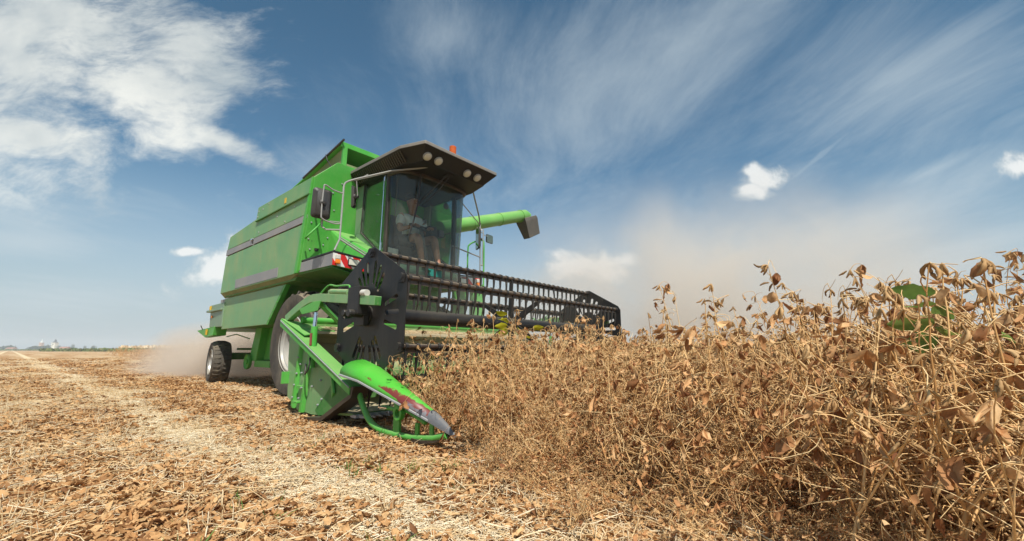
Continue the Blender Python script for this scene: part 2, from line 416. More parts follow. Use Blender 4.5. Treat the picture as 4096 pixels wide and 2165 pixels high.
class MB:
    def __init__(s): s.v = []; s.f = []
    def add(s, vs, fs):
        k = len(s.v); s.v += [tuple(q) for q in vs]; s.f += [tuple(i + k for i in f) for f in fs]
        return s
    def box(s, x0, x1, y0, y1, z0, z1):
        return s.add([(x0,y0,z0),(x1,y0,z0),(x1,y1,z0),(x0,y1,z0),(x0,y0,z1),(x1,y0,z1),(x1,y1,z1),(x0,y1,z1)],
                     [(0,3,2,1),(4,5,6,7),(0,1,5,4),(1,2,6,5),(2,3,7,6),(3,0,4,7)])
    def prism(s, a, b):                      # two matching outlines of 3D points
        n = len(a)
        return s.add(list(a) + list(b), [tuple(range(n))[::-1], tuple(range(n, 2*n))] + [(i, (i+1) % n, n+(i+1) % n, n+i) for i in range(n)])
    def py(s, pts, y0, y1): return s.prism([(x, y0, z) for x, z in pts], [(x, y1, z) for x, z in pts])
    def px(s, pts, x0, x1): return s.prism([(x0, y, z) for y, z in pts], [(x1, y, z) for y, z in pts])
    def pz(s, pts, z0, z1): return s.prism([(x, y, z0) for x, y in pts], [(x, y, z1) for x, y in pts])
    def slab(s, pts, t):
        p = [Vector(q) for q in pts]
        n = Vector((0, 0, 0))
        for i in range(len(p)):
            a, b = p[i], p[(i+1) % len(p)]
            n += a.cross(b)
        n.normalize()
        return s.prism(p, [q + n * t for q in p])
    def tube(s, path, r, n=8, cap=True, squash=None):
        P = [Vector(q) for q in path]; m = len(P)
        R = r if isinstance(r, (list, tuple)) else [r] * m
        vs = []; up = None
        for i in range(m):
            d = (P[min(i+1, m-1)] - P[max(i-1, 0)]).normalized()
            if up is None:
                up = Vector((0, 0, 1)) if abs(d.z) < 0.9 else Vector((0, 1, 0))
            a = d.cross(up)
            if a.length < 1e-6: a = d.orthogonal()
            a.normalize(); b = a.cross(d).normalized(); up = b
            for k in range(n):
                t = 2 * math.pi * (k + 0.5) / n
                vs.append(P[i] + a * (math.cos(t) * R[i]) + b * (math.sin(t) * R[i] * (squash or 1)))
        fs = [(i*n+k, i*n+(k+1) % n, (i+1)*n+(k+1) % n, (i+1)*n+k) for i in range(m-1) for k in range(n)]
        if cap: fs += [tuple(range(n))[::-1], tuple(range((m-1)*n, m*n))]
        return s.add(vs, fs)
    def rev(s, prof, c, axis='Y', n=40, closed=False, cap=True):    # prof: (radius, along axis)
        vs = []
        m = len(prof)
        for k in range(n):
            t = 2*math.pi*k/n; ct, st = math.cos(t), math.sin(t)
            for r, h in prof:
                if axis == 'Y': vs.append((c[0]+r*ct, c[1]+h, c[2]+r*st))
                elif axis == 'Z': vs.append((c[0]+r*ct, c[1]+r*st, c[2]+h))
                else: vs.append((c[0]+h, c[1]+r*ct, c[2]+r*st))
        e = m if closed else m-1
        fs = [(k*m+i, k*m+(i+1) % m, ((k+1) % n)*m+(i+1) % m, ((k+1) % n)*m+i) for k in range(n) for i in range(e)]
        if not closed and cap:
            fs += [tuple(k*m for k in range(n)), tuple(k*m+m-1 for k in range(n))[::-1]]
        return s.add(vs, fs)
    def loft(s, rings, closed=True, cap=True):
        n = len(rings[0]); vs = [q for r in rings for q in r]
        e = n if closed else n-1
        fs = [(i*n+k, i*n+(k+1) % n, (i+1)*n+(k+1) % n, (i+1)*n+k) for i in range(len(rings)-1) for k in range(e)]
        if cap: fs += [tuple(range(n))[::-1], tuple(range((len(rings)-1)*n, len(rings)*n))]
        return s.add(vs, fs)
    def build(s, name, m, parent=None, smooth=False, bevel=0.0, solid=0.0, label=None):
        me = bpy.data.meshes.new(name)
        me.from_pydata(s.v, [], s.f)
        bm = bmesh.new(); bm.from_mesh(me)
        bmesh.ops.recalc_face_normals(bm, faces=bm.faces)
        if smooth:
            for f in bm.faces: f.smooth = True
            for e in bm.edges:
                if len(e.link_faces) == 2 and e.calc_face_angle(0) > math.radians(38): e.smooth = False
        bm.to_mesh(me); bm.free()
        me.materials.append(m)
        o = bpy.data.objects.new(name, me)
        link(o, parent)
        if solid:
            md = o.modifiers.new('thickness', 'SOLIDIFY'); md.thickness = solid; md.offset = 0
        if bevel:
            md = o.modifiers.new('bevel', 'BEVEL'); md.width = bevel; md.segments = 2; md.limit_method = 'ANGLE'; md.angle_limit = math.radians(35)
        if label: o['label'] = label
        return o
def build_each(mb, name, m, parent, **kw):
    """every connected piece of the builder becomes a mesh of its own"""
    par = list(range(len(mb.v)))
    def find(i):
        while par[i] != i: par[i] = par[par[i]]; i = par[i]
        return i
    for f in mb.f:
        for q in f[1:]: par[find(q)] = find(f[0])
    groups = {}
    for i in range(len(mb.v)): groups.setdefault(find(i), []).append(i)
    out = []
    for ids in groups.values():
        mp = {q: k for k, q in enumerate(ids)}; g = MB(); g.v = [mb.v[q] for q in ids]
        g.f = [tuple(mp[q] for q in f) for f in mb.f if f[0] in mp]
        out.append(g.build(name, m, parent, **kw))
    return out
def arc(c, r, a0, a1, n=8, pl='xz'):
    out = []
    for i in range(n+1):
        t = math.radians(a0 + (a1-a0)*i/n)
        p, q = r*math.cos(t), r*math.sin(t)
        out.append((c[0]+p, c[1], c[2]+q) if pl == 'xz' else (c[0]+p, c[1]+q, c[2]) if pl == 'xy' else (c[0], c[1]+p, c[2]+q))
    return out
def smoothpath(pts, n=6):
    P = [Vector(p) for p in pts]; out = []
    for i in range(len(P)-1):
        p0 = P[max(i-1, 0)]; p1 = P[i]; p2 = P[i+1]; p3 = P[min(i+2, len(P)-1)]
        for k in range(n):
            t = k/n
            out.append(0.5*((2*p1)+(-p0+p2)*t+(2*p0-5*p1+4*p2-p3)*t*t+(-p0+3*p1-3*p2+p3)*t**3))
    out.append(P[-1]); return out
# ------------------------------------------------------------------ combine harvester
CY = 1.40
root = empty('combine_harvester', MO, MROT, 1.0)
tag(root, 'bright green combine harvester cutting the dry bean crop in a cloud of dust', 'combine harvester')

# ---- body
b = MB()
b.py([(0.10, 1.95), (0.30, 3.24), (-1.78, 3.26), (-1.84, 3.00), (-3.28, 2.95), (-3.42, 1.75), (-0.1, 1.75)], 0.05, 2.75)
b.py([(-3.42, 1.80), (-3.42, 1.14), (-1.20, 1.14), (-0.60, 1.80)], 0.14, 2.66)
b.py([(-2.30, 1.2), (-2.40, 0.75), (-0.5, 0.70), (0.25, 0.95), (0.9, 1.1), (0.9, 1.80), (-0.1, 1.95), (-2.3, 1.9)], 0.72, 2.08)
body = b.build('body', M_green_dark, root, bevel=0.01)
# chamfered shoulders above the side panels
b = MB()
b.prism([(0.385, 0.0, 3.29), (-1.81, 0.0, 3.29), (-1.81, 0.30, 3.56), (0.40, 0.30, 3.61)], [(0.385, 0.04, 3.26), (-1.81, 0.04, 3.26), (-1.81, 0.34, 3.50), (0.40, 0.34, 3.56)])
b.prism([(0.385, 2.8, 3.29), (-1.81, 2.8, 3.29), (-1.81, 2.5, 3.56), (0.40, 2.5, 3.61)], [(0.385, 2.76, 3.26), (-1.81, 2.76, 3.26), (-1.81, 2.46, 3.50), (0.40, 2.46, 3.56)])
b.py([(-1.80, 3.2), (-1.80, 3.50), (0.36, 3.55), (0.36, 3.2)], 0.32, 2.48)
b.build('tank_shoulder', M_green_side, root, bevel=0.006)
b = MB()
b.loft([[(-3.33, 0.0, 2.99), (-3.33, 0.5, 3.10), (-3.33, 2.3, 3.10), (-3.33, 2.8, 2.99), (-3.33, 2.8, 2.90), (-3.33, 0.0, 2.90)],
        [(-2.7, 0.0, 3.05), (-2.7, 0.5, 3.36), (-2.7, 2.3, 3.36), (-2.7, 2.8, 3.05), (-2.7, 2.8, 2.90), (-2.7, 0.0, 2.90)],
        [(-1.82, 0.0, 3.10), (-1.82, 0.5, 3.40), (-1.82, 2.3, 3.40), (-1.82, 2.8, 3.10), (-1.82, 2.8, 2.90), (-1.82, 0.0, 2.90)]])
b.build('engine_hood', M_green_side, root, bevel=0.01)
def two_sides(name, pts, y0, y1, m, bevel=0.006, label=None):
    for s_ in (0, 1):
        a, c = (y0, y1) if not s_ else (2*CY - y1, 2*CY - y0)
        MB().py(pts, a, c).build(name, m, root, bevel=bevel)
def X_front(z): return 0.135 + (z-1.83)*0.172
two_sides('upper_side_panel', [(X_front(3.04), 3.043), (X_front(3.29), 3.29), (-1.81, 3.29), (-1.855, 3.043)], -0.03, 0.05, M_green_side)
two_sides('middle_side_panel', [(X_front(2.73), 2.728), (X_front(3.025), 3.025), (-1.875, 3.025), (-1.90, 2.728)], -0.012, 0.05, M_green_side)
two_sides('rear_side_panel', [(-1.91, 2.735), (-1.86, 3.095), (-3.32, 2.995), (-3.41, 2.735)], -0.012, 0.05, M_green_side)
two_sides('side_stripe', [(X_front(2.60), 2.605), (X_front(2.72), 2.715), (-1.90, 2.715), (-1.905, 2.605)], -0.020, 0.05, M_stripe, 0.003)
two_sides('side_stripe', [(-1.97, 2.605), (-1.97, 2.715), (-3.412, 2.725), (-3.425, 2.605)], -0.020, 0.05, M_stripe, 0.003)
two_sides('large_side_panel', [(0.02, 1.83), (0.13, 2.59), (-3.428, 2.59), (-3.51, 1.83)], -0.012, 0.05, M_green_side, 0.008)
two_sides('corner_strip', [(0.135, 1.83), (X_front(3.29), 3.29), (X_front(3.29)-0.025, 3.29), (0.17, 2.55), (0.04, 1.83)], -0.035, 0.04, M_green)
two_sides('lower_stripe', [(-0.625, 1.857), (-0.628, 2.014), (-2.648, 2.027), (-2.63, 1.857)], -0.018, -0.010, M_stripe, 0.0)
# seam hardware: drip rail, latch, sticker, bolts
for s_ in (0, 1):
    y = -0.045 if not s_ else 2*CY + 0.005
    MB().box(-1.86, X_front(3.04), y, y+0.04, 3.022, 3.034).build('drip_rail', M_green_dark, root)
b = MB().box(-2.01, -1.93, -0.04, -0.005, 2.69, 2.725); b.build('latch', M_chrome, root, bevel=0.005)
b = MB().box(-0.60, -0.535, -0.036, -0.029, 3.085, 3.175); b.build('warning_sticker', M_yellow, root)
b = MB()
for x, z in [(-0.2, 2.95), (-0.9, 2.93), (-1.7, 2.8), (-0.55, 2.77), (-1.75, 3.2), (-1.55, 3.2), (-1.8, 2.98), (-1.3, 3.25), (-1.78, 3.10)]:
    b.rev([(0.0001, -0.012), (0.012, -0.008), (0.014, 0)], (x, -0.012 if z < 3.04 else -0.03, z), 'Y', 8)
build_each(b, 'bolt', M_steel, root)
# bevel under the side panels and the lower skirt
for s_ in (0, 1):
    f = (lambda y: y) if not s_ else (lambda y: 2*CY - y)
    b = MB().slab([(0.13, f(0.0), 1.83), (-3.51, f(0.0), 1.83), (-3.52, f(0.085), 1.742), (-0.54, f(0.085), 1.742)], 0.012 if s_ else -0.012)
    b.slab([(0.13, f(0.0), 1.83), (-0.54, f(0.085), 1.742), (-0.40, f(0.40), 1.80), (0.10, f(0.42), 1.84)], 0.012 if s_ else -0.012)
    b.build('underside_bevel', M_khaki, root)
    y0, y1 = (0.08, 0.11) if not s_ else (2*CY-0.11, 2*CY-0.08)
    b = MB().py([(-3.51, 1.738), (-0.553, 1.738), (-1.149, 1.116), (-3.51, 1.11)], y0, y1)
    b.build('lower_skirt', M_green_side, root, bevel=0.008)
    b = MB()
    for k in range(4): b.rev([(0.0001, -0.012), (0.012, -0.006), (0.012, 0)], (-0.66-0.125*k, y0, 1.60-0.13*k), 'Y', 8)
    b.py([(-0.553, 1.738), (-0.50, 1.738), (-1.10, 1.116), (-1.149, 1.116)], y0+0.005, y1+0.05)
    b.build('skirt_edge', M_green, root)
# rear hood, straw spreader and its pointed deflector
b = MB()
b.loft([[(-3.45, 0.06, 1.66), (-3.45, 2.74, 1.66), (-3.45, 2.74, 1.16), (-3.45, 0.06, 1.16)],
        [(-4.45, 0.09, 1.66), (-4.45, 2.71, 1.66), (-4.38, 2.71, 1.18), (-4.38, 0.09, 1.18)]])
b.box(-4.50, -3.50, 0.03, 0.10, 1.50, 1.545)
b.box(-4.50, -4.43, 0.03, 2.77, 1.50, 1.545)
b.build('rear_hood', M_green_pale, root, bevel=0.01)
b = MB()
b.py([(-3.48, 1.66), (-3.50, 2.60), (-3.60, 2.60), (-4.0, 1.70), (-4.0, 1.66)], 0.35, 2.45)
b.build('rear_cover', M_green_side, root, bevel=0.01)
MB().box(-3.80, -3.52, 0.09, 0.33, 1.665, 1.73).build('rear_stripe', M_stripe, root)
b = MB()
b.prism([(-5.40, 0.12, 1.13), (-3.90, 0.06, 1.17), (-3.95, 0.06, 1.00), (-4.62, 0.10, 0.965)],
        [(-5.40, 0.16, 1.13), (-3.90, 0.30, 1.17), (-3.95, 0.30, 1.00), (-4.62, 0.20, 0.965)])
b.slab([(-5.40, 0.12, 1.13), (-3.90, 0.06, 1.172), (-3.90, 2.7, 1.172), (-5.0, 2.6, 1.13)], 0.012)
b.build('straw_spreader', M_green, root, bevel=0.006)
MB().box(-4.50, -4.40, 0.058, 0.074, 1.02, 1.14).build('warning_sticker', M_yellow, root)
MB().box(-4.44, -4.36, 0.062, 0.082, 1.52, 1.64).build('warning_sticker', M_yellow, root)
b = MB().rev([(0.0001, -0.02), (0.03, -0.012), (0.03, 0)], (-4.22, 0.078, 1.40), 'Y', 14); b.build('side_marker', M_amber, root)
MB().tube([(-4.9, 0.11, 1.14), (-4.92, 0.08, 1.20), (-4.86, 0.05, 1.235)], 0.009, 6).build('hook', M_black, root)
# chassis leg with pulley, tie rod, rear axle
b = MB()
b.prism([(-3.14, 0.6, 1.15), (-2.82, 0.6, 1.15), (-2.98, 0.6, 0.48), (-3.36, 0.6, 0.48)], [(-3.14, 2.2, 1.15), (-2.82, 2.2, 1.15), (-2.98, 2.2, 0.48), (-3.36, 2.2, 0.48)])
b.box(-3.10, -2.30, 0.62, 2.18, 0.36, 0.49)
b.py([(-2.82, 1.15), (-1.9, 1.15), (-2.1, 0.5), (-2.98, 0.5)], 0.74, 2.06)
b.build('chassis_leg', M_green, root, bevel=0.012)
b = MB().rev([(0.03, -0.05), (0.05, -0.05), (0.05, -0.02), (0.13, -0.02), (0.15, -0.045), (0.155, -0.02), (0.14, 0.02), (0.0001, 0.02)], (-3.30, 0.58, 0.46), 'Y', 28)
b.build('drive_pulley', M_green, root, smooth=True)
MB().box(-2.45, -2.30, 0.728, 0.738, 0.62, 0.82).build('warning_sticker', M_yellow, root)
b = MB().box(-4.44, -4.26, 0.5, 2.3, 0.49, 0.64); b.tube([(-4.15, 0.6, 0.72), (-4.15, 2.2, 0.72)], 0.025)
b.build('rear_axle', M_green_dark, root, bevel=0.012)
MB().tube([(-4.05, 0.35, 0.98), (-3.8, 0.45, 1.03), (-3.3, 0.55, 0.93)], 0.012, 6).build('brake_line', M_green_dark, root)

# ---- bulkhead behind the cab, grain tank lid
b = MB()
out = [(-0.01, 1.86), (-0.01, 3.29), (0.30, 3.61), (2.50, 3.61), (2.81, 3.29), (2.81, 1.86)]
b.prism([(X_front(z)+0.0, y, z) for y, z in out], [(X_front(z)+0.03, y, z) for y, z in out])
b.build('bulkhead', M_green, root, bevel=0.006)
b = MB()
for (y, z) in [(0.62, 3.50), (0.42, 3.30), (0.16, 3.02), (0.05, 2.60), (0.05, 2.72), (0.045, 2.35), (0.28, 2.30), (0.33, 2.42), (0.36, 2.86), (0.09, 2.2), (0.12, 3.1), (0.30, 3.12)]:
    b.rev([(0.013, 0.0), (0.012, 0.008), (0.0001, 0.012)], (X_front(z)+0.03, y, z), 'X', 8)
build_each(b, 'bolt', M_steel, root)
b = MB()
for y, z, r in [(0.19, 2.215, 0.035), (0.17, 2.04, 0.03), (0.10, 2.33, 0.006), (0.28, 2.33, 0.006)]:
    b.rev([(r, 0.0), (r, 0.003), (0.0001, 0.004)], (X_front(z)+0.03, y, z), 'X', 20)
build_each(b, 'hole', M_black, root)
b = MB()
b.tube([(0.40, 0.30, 3.27), (0.43, 0.62, 3.55)], 0.004, 4)
b.build('panel_seam', M_green_dark, root)
MB().tube(smoothpath([(0.36, 0.01, 2.98), (0.45, 0.0, 2.97), (0.52, 0.02, 2.9), (0.5, 0.10, 2.66), (0.44, 0.12, 2.57), (0.40, -0.02, 2.37), (0.33, -0.03, 2.33)]), 0.014, 8).build('grab_handle', M_green, root, smooth=True)
# ledge left of the cab
bm = bmesh.new()
for q in [(0.20,0.36,2.60),(0.20,0.74,2.60),(0.70,0.42,2.24),(1.24,0.60,2.06),(1.24,0.75,2.06),(0.20,0.36,2.01),(0.72,0.40,2.01),(1.22,0.58,2.01),(0.2,0.75,2.01),(1.24,0.75,2.01)]:
    bm.verts.new(q)
bmesh.ops.convex_hull(bm, input=bm.verts)
me = bpy.data.meshes.new('cab_ledge'); bm.to_mesh(me); bm.free(); me.materials.append(M_green)
o = link(bpy.data.objects.new('cab_ledge', me), root); md = o.modifiers.new('bevel', 'BEVEL'); md.width = 0.008; md.segments = 2
# tank lid
b = MB()
b.prism([(-1.70, 0.44, 3.71), (0.28, 0.44, 4.05), (0.28, 2.36, 4.05), (-1.70, 2.36, 3.71)], [(-1.70, 0.44, 3.74), (0.28, 0.44, 4.08), (0.28, 2.36, 4.08), (-1.70, 2.36, 3.74)])
b.prism([(0.26, 0.43, 4.00), (0.295, 0.43, 4.00), (0.295, 2.37, 4.00), (0.26, 2.37, 4.00)], [(0.26, 0.43, 4.085), (0.295, 0.43, 4.085), (0.295, 2.37, 4.085), (0.26, 2.37, 4.085)])
lid = b.build('tank_lid', M_green, root, bevel=0.005)
b = MB()
b.tube([(-1.1, 0.425, 3.82), (0.36, 0.425, 4.09)], 0.018, 6)
b.build('lid_edge', M_brown, root)
b = MB()
b.prism([(-1.70, 0.50, 3.5), (-1.70, 0.50, 3.70), (0.26, 0.50, 4.03), (0.26, 0.50, 3.5)], [(-1.70, 0.52, 3.5), (-1.70, 0.52, 3.70), (0.26, 0.52, 4.03), (0.26, 0.52, 3.5)])
b.prism([(-1.70, 2.30, 3.5), (-1.70, 2.30, 3.70), (0.26, 2.30, 4.03), (0.26, 2.30, 3.5)], [(-1.70, 2.28, 3.5), (-1.70, 2.28, 3.70), (0.26, 2.28, 4.03), (0.26, 2.28, 3.5)])
b.box(0.24, 0.26, 0.50, 2.30, 3.5, 3.74)
b.build('tank_wall', M_khaki, root)
b = MB().box(0.24, 0.30, 0.46, 0.53, 3.55, 4.02).box(0.24, 0.30, 2.27, 2.34, 3.55, 4.02); build_each(b, 'lid_post', M_green, root, bevel=0.004)
MB().tube([(0.10, 0.40, 3.64), (-0.15, 0.41, 3.88), (-0.22, 0.41, 4.0)], 0.010, 6).build('lid_catch', M_black, root)

# ---- platform with lamp boxes
for s_ in (0, 1):
    f = (lambda y: y) if not s_ else (lambda y: 2*CY - y)
    b = MB().prism([(0.10, f(0.0), 1.995), (1.175, f(0.0), 2.0), (1.0, f(0.66), 2.0), (0.10, f(0.66), 2.0)],
                   [(0.10, f(0.0), 2.02), (1.175, f(0.0), 2.025), (1.0, f(0.66), 2.025), (0.10, f(0.66), 2.02)])
    b.build('platform', M_plastic, root, bevel=0.004)
    b = MB().prism([(0.04, f(0.012), 1.835), (1.16, f(0.012), 1.82), (0.985, f(0.66), 1.82), (0.04, f(0.66), 1.835)],
                   [(0.04, f(0.012), 1.993), (1.16, f(0.012), 1.993), (0.985, f(0.66), 1.993), (0.04, f(0.66), 1.993)])
    b.build('lamp_box', M_green, root, bevel=0.004)
    b = MB().prism([(0.12, f(0.0), 1.842), (1.165, f(0.0), 1.822), (1.165, f(0.011), 1.822), (0.12, f(0.011), 1.842)],
                   [(0.12, f(0.0), 1.985), (1.165, f(0.0), 1.99), (1.165, f(0.011), 1.99), (0.12, f(0.011), 1.985)])
    b.build('side_stripe', M_stripe, root)
    b = MB().prism([(1.163, f(0.0), 1.825), (0.99, f(0.655), 1.825), (1.0, f(0.655), 1.825), (1.173, f(0.0), 1.825)],
                   [(1.163, f(0.0), 1.992), (0.99, f(0.655), 1.992), (1.0, f(0.655), 1.992), (1.173, f(0.0), 1.992)])
    hz = b.build('hazard_board', M_hazard, root)
    xf = lambda y: 1.173 - y*0.264
    b = MB().box(xf(0.06), xf(0.06)+0.05, min(f(0.035), f(0.10)), max(f(0.035), f(0.10)), 1.845, 1.905); b.build('indicator', M_amber, root, bevel=0.012)
    b = MB().box(xf(0.06), xf(0.06)+0.048, min(f(0.035), f(0.10)), max(f(0.035), f(0.10)), 1.905, 1.975); b.build('marker_lamp', M_white, root, bevel=0.012)
    ya, yb = sorted((f(0.25), f(0.43)))
    b = MB().box(xf(0.42)-0.01, xf(0.30)+0.02, ya, yb, 1.86, 1.965); hl = b.build('headlight', M_black, root, bevel=0.012)
    b = MB().box(xf(0.30)+0.018, xf(0.30)+0.028, ya+0.012, yb-0.012, 1.872, 1.953); b.build('lens', M_lens, hl, bevel=0.006)
    # wheel arch below
    b = MB().prism([(1.14, f(0.02), 1.815), (0.05, f(0.02), 1.83), (-0.2, f(0.6), 1.78), (0.9, f(0.62), 1.76)],
                   [(1.14, f(0.02), 1.80), (0.05, f(0.02), 1.815), (-0.2, f(0.6), 1.765), (0.9, f(0.62), 1.745)])
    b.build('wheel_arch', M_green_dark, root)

# ---- cab
CC = 1.405
def cabframe(f):
    b = MB()
    y0, y1 = sorted((f(0.72), f(0.76)))
    b.py([(0.354, 3.47), (0.588, 3.44), (0.558, 2.532), (0.367, 2.534)], y0, y1)
    b.py([(0.367, 2.534), (0.558, 2.532), (1.215, 2.04), (1.215, 1.90), (1.05, 1.90)], y0, y1)
    b.py([(0.588, 3.44), (1.26, 3.40), (1.26, 3.36), (0.588, 3.385)], y0, y1)
    return b
b = cabframe(lambda y: y)
for q in (cabframe(lambda y: 2*CC - y),): b.add(q.v, q.f)
b.box(0.36, 1.30, 0.76, 2.02, 1.84, 1.90)
b.box(0.34, 0.37, 0.76, 2.02, 1.9, 2.25)
cab = b.build('cab', M_green_pale, root, bevel=0.006)
for s_ in (0, 1):
    f = (lambda y: y) if not s_ else (lambda y: 2*CC - y)
    y0, y1 = sorted((f(0.735), f(0.741)))
    MB().py([(0.585, 3.39), (1.21, 3.365), (1.215, 2.045), (0.555, 2.535)], y0, y1).build('side_window', M_glass, cab)
    b = MB()
    for a, c in [((0.585, 3.39), (0.555, 2.535)), ((0.555, 2.535), (1.215, 2.045)), ((0.585, 3.385), (1.21, 3.365))]:
        b.tube([(a[0], f(0.722), a[1]), (c[0], f(0.722), c[1])], 0.012, 6)
    b.build('window_seal', M_plastic, cab)
    y0, y1 = sorted((f(0.715), f(0.775)))
    MB().box(1.212, 1.275, y0, y1, 1.86, 3.42).build('cab_pillar', M_brown, cab, bevel=0.01)
    y0, y1 = sorted((f(0.70), f(0.715)))
    b = MB().box(1.165, 1.20, y0, y1, 2.15, 2.27).box(1.165, 1.20, y0, y1, 3.23, 3.33); b.tube([(1.17, f(0.70), 2.1), (1.185, f(0.70), 3.3)], 0.009, 6)
    build_each(b, 'window_hinge', M_chrome, cab, bevel=0.003)
def ws(s_, z, off=0.0):
    k = (z-1.78)/1.6
    D_ = 0.215 + 0.125*k + off
    c_, n_ = abs(math.cos(s_*math.pi/2)), math.sin(s_*math.pi/2)
    y = 1.405 + (0.655 + 0.02*k + off*0.5) * math.copysign(abs(n_)**0.62, n_)
    return (1.265 + D_*c_**0.42 + 0.03*c_, y, z)
SS = [-1 + i/24 for i in range(49)]
b = MB()
zs = [1.80, 2.2, 2.6, 3.0, 3.37]
b.loft([[ws(s_, z) for s_ in SS] for z in zs], closed=False, cap=False)
b.build('windscreen', M_glass, cab, smooth=True)
b = MB().tube([ws(s_, 3.315, 0.012) for s_ in SS], 0.030, 8); b.build('windscreen_header', M_brown, cab, smooth=True)
b = MB()
b.loft([[ws(s_, 1.80, -0.02) for s_ in SS], [ws(s_, 1.93, -0.02) for s_ in SS]], closed=False, cap=False)
b.build('lower_windscreen_panel', M_green_pale, cab, smooth=True, solid=0.01)
b = MB().tube([ws(s_, 1.755, 0.03) for s_ in SS], 0.036, 8, squash=1.3); b.build('cab_bumper', M_brown, cab, smooth=True)
b = MB().pz([(0.4, 0.78)] + [ws(s_, 1.7, -0.05)[:2] for s_ in SS] + [(0.4, 2.0)], 1.70, 1.84); b.build('cab_floor', M_green_dark, cab)
MB().box(1.515, 1.521, 1.30, 1.44, 1.815, 1.925).build('cloth', M_teal, cab)
b = MB().box(1.513, 1.519, 1.47, 1.60, 1.815, 1.925); b.build('cloth', M_teal, cab)
# interior
b = MB().box(0.62, 1.08, 1.10, 1.62, 1.90, 2.12).box(0.56, 1.08, 1.10, 1.62, 2.14, 2.32)
b.prism([(0.60, 1.12, 2.3), (0.70, 1.12, 2.3), (0.70, 1.60, 2.3), (0.60, 1.60, 2.3)], [(0.48, 1.16, 2.98), (0.56, 1.16, 2.98), (0.56, 1.56, 2.98), (0.48, 1.56, 2.98)])
b.build('driver_seat', M_seat, cab, bevel=0.03)
b = MB().box(0.85, 1.12, 0.84, 1.06, 1.90, 2.24); b.build('cool_box', M_white, cab, bevel=0.012)
b = MB().prism([(1.20, 1.58, 1.9), (1.36, 1.58, 1.9), (1.36, 1.70, 1.9), (1.20, 1.70, 1.9)], [(1.10, 1.56, 2.72), (1.22, 1.56, 2.72), (1.22, 1.72, 2.72), (1.10, 1.72, 2.72)])
b.build('control_column', M_seat, cab, bevel=0.012)
b = MB().rev([(0.185 + 0.013*math.cos(t*math.pi/4), 0.013*math.sin(t*math.pi/4)) for t in range(8)], (0, 0, 0), 'Z', 32, closed=True)
b.tube([(-0.18, 0, 0), (0.18, 0, 0)], 0.012, 6); b.tube([(0, 0.0, 0), (0, -0.18, 0)], 0.012, 6); b.rev([(0.04, -0.03), (0.045, 0.0), (0.03, 0.02)], (0, 0, 0), 'Z', 16)
sw = b.build('steering_wheel', M_plastic, cab, smooth=True); sw.location = (1.22, 1.39, 2.64); sw.rotation_euler = (0, math.radians(28), 0)
b = MB().tube([(1.22, 1.39, 2.63), (1.38, 1.41, 1.92)], [0.03, 0.05], 8); b.build('steering_column', M_cabgrey, cab)
b = MB().box(1.36, 1.44, 1.18, 1.46, 1.965, 1.982); b.tube([(1.40, 1.24, 1.84), (1.40, 1.24, 1.97)], 0.013, 6).tube([(1.40, 1.40, 1.84), (1.40, 1.40, 1.97)], 0.013, 6)
b.build('pedal_bracket', M_green, cab, bevel=0.005)
b = MB().box(1.16, 1.26, 1.74, 1.84, 2.56, 2.68); b.tube([(1.2, 1.79, 2.6), (1.25, 2.0, 2.68)], 0.010, 6).build('monitor', M_plastic, cab, bevel=0.01)
MB().rev([(0.05, 0.0), (0.06, 0.02), (0.0001, 0.04)], (1.25, 1.86, 3.12), 'X', 14).build('cab_fan', M_plastic, cab, smooth=True)
# stickers on the far bulkhead seen through the cab
for (y0, y1, z0, z1, mm_) in [(2.45, 2.53, 2.90, 3.10, M_yellow), (2.53, 2.63, 2.66, 2.91, M_yellow), (2.63, 2.76, 2.60, 2.70, M_khaki)]:
    MB().box(X_front(z0)+0.034+(z1-z0)*0.172, X_front(z0)+0.040+(z1-z0)*0.172, y0, y1, z0, z1).build('warning_sticker', mm_, root)
# wiper
wp = (1.90, 1.34, 3.35); wm = Vector((1.66, 1.00, 2.84))
b = MB().tube([wp, (1.80, 1.20, 3.14), wm], 0.010, 6).tube([(wp[0], wp[1]+0.05, 3.34), (1.80, 1.26, 3.10), wm + Vector((0.0, 0.06, -0.02))], 0.007, 6)
b.box(wp[0]-0.08, wp[0]+0.05, wp[1]-0.05, wp[1]+0.08, 3.32, 3.36)
b.tube([(1.655, 1.02, 3.33), (1.65, 1.015, 3.05), (1.64, 1.00, 2.84), (1.61, 0.96, 2.58), (1.565, 0.925, 2.36)], 0.013, 6)
b.build('wiper', M_plastic, cab)
MB().tube([ws(-0.9, 3.3, -0.03), ws(-0.85, 3.1, -0.1), ws(-0.82, 2.85, -0.05), ws(-0.84, 2.6, -0.04)], 0.006, 5).build('cable', M_plastic, cab)

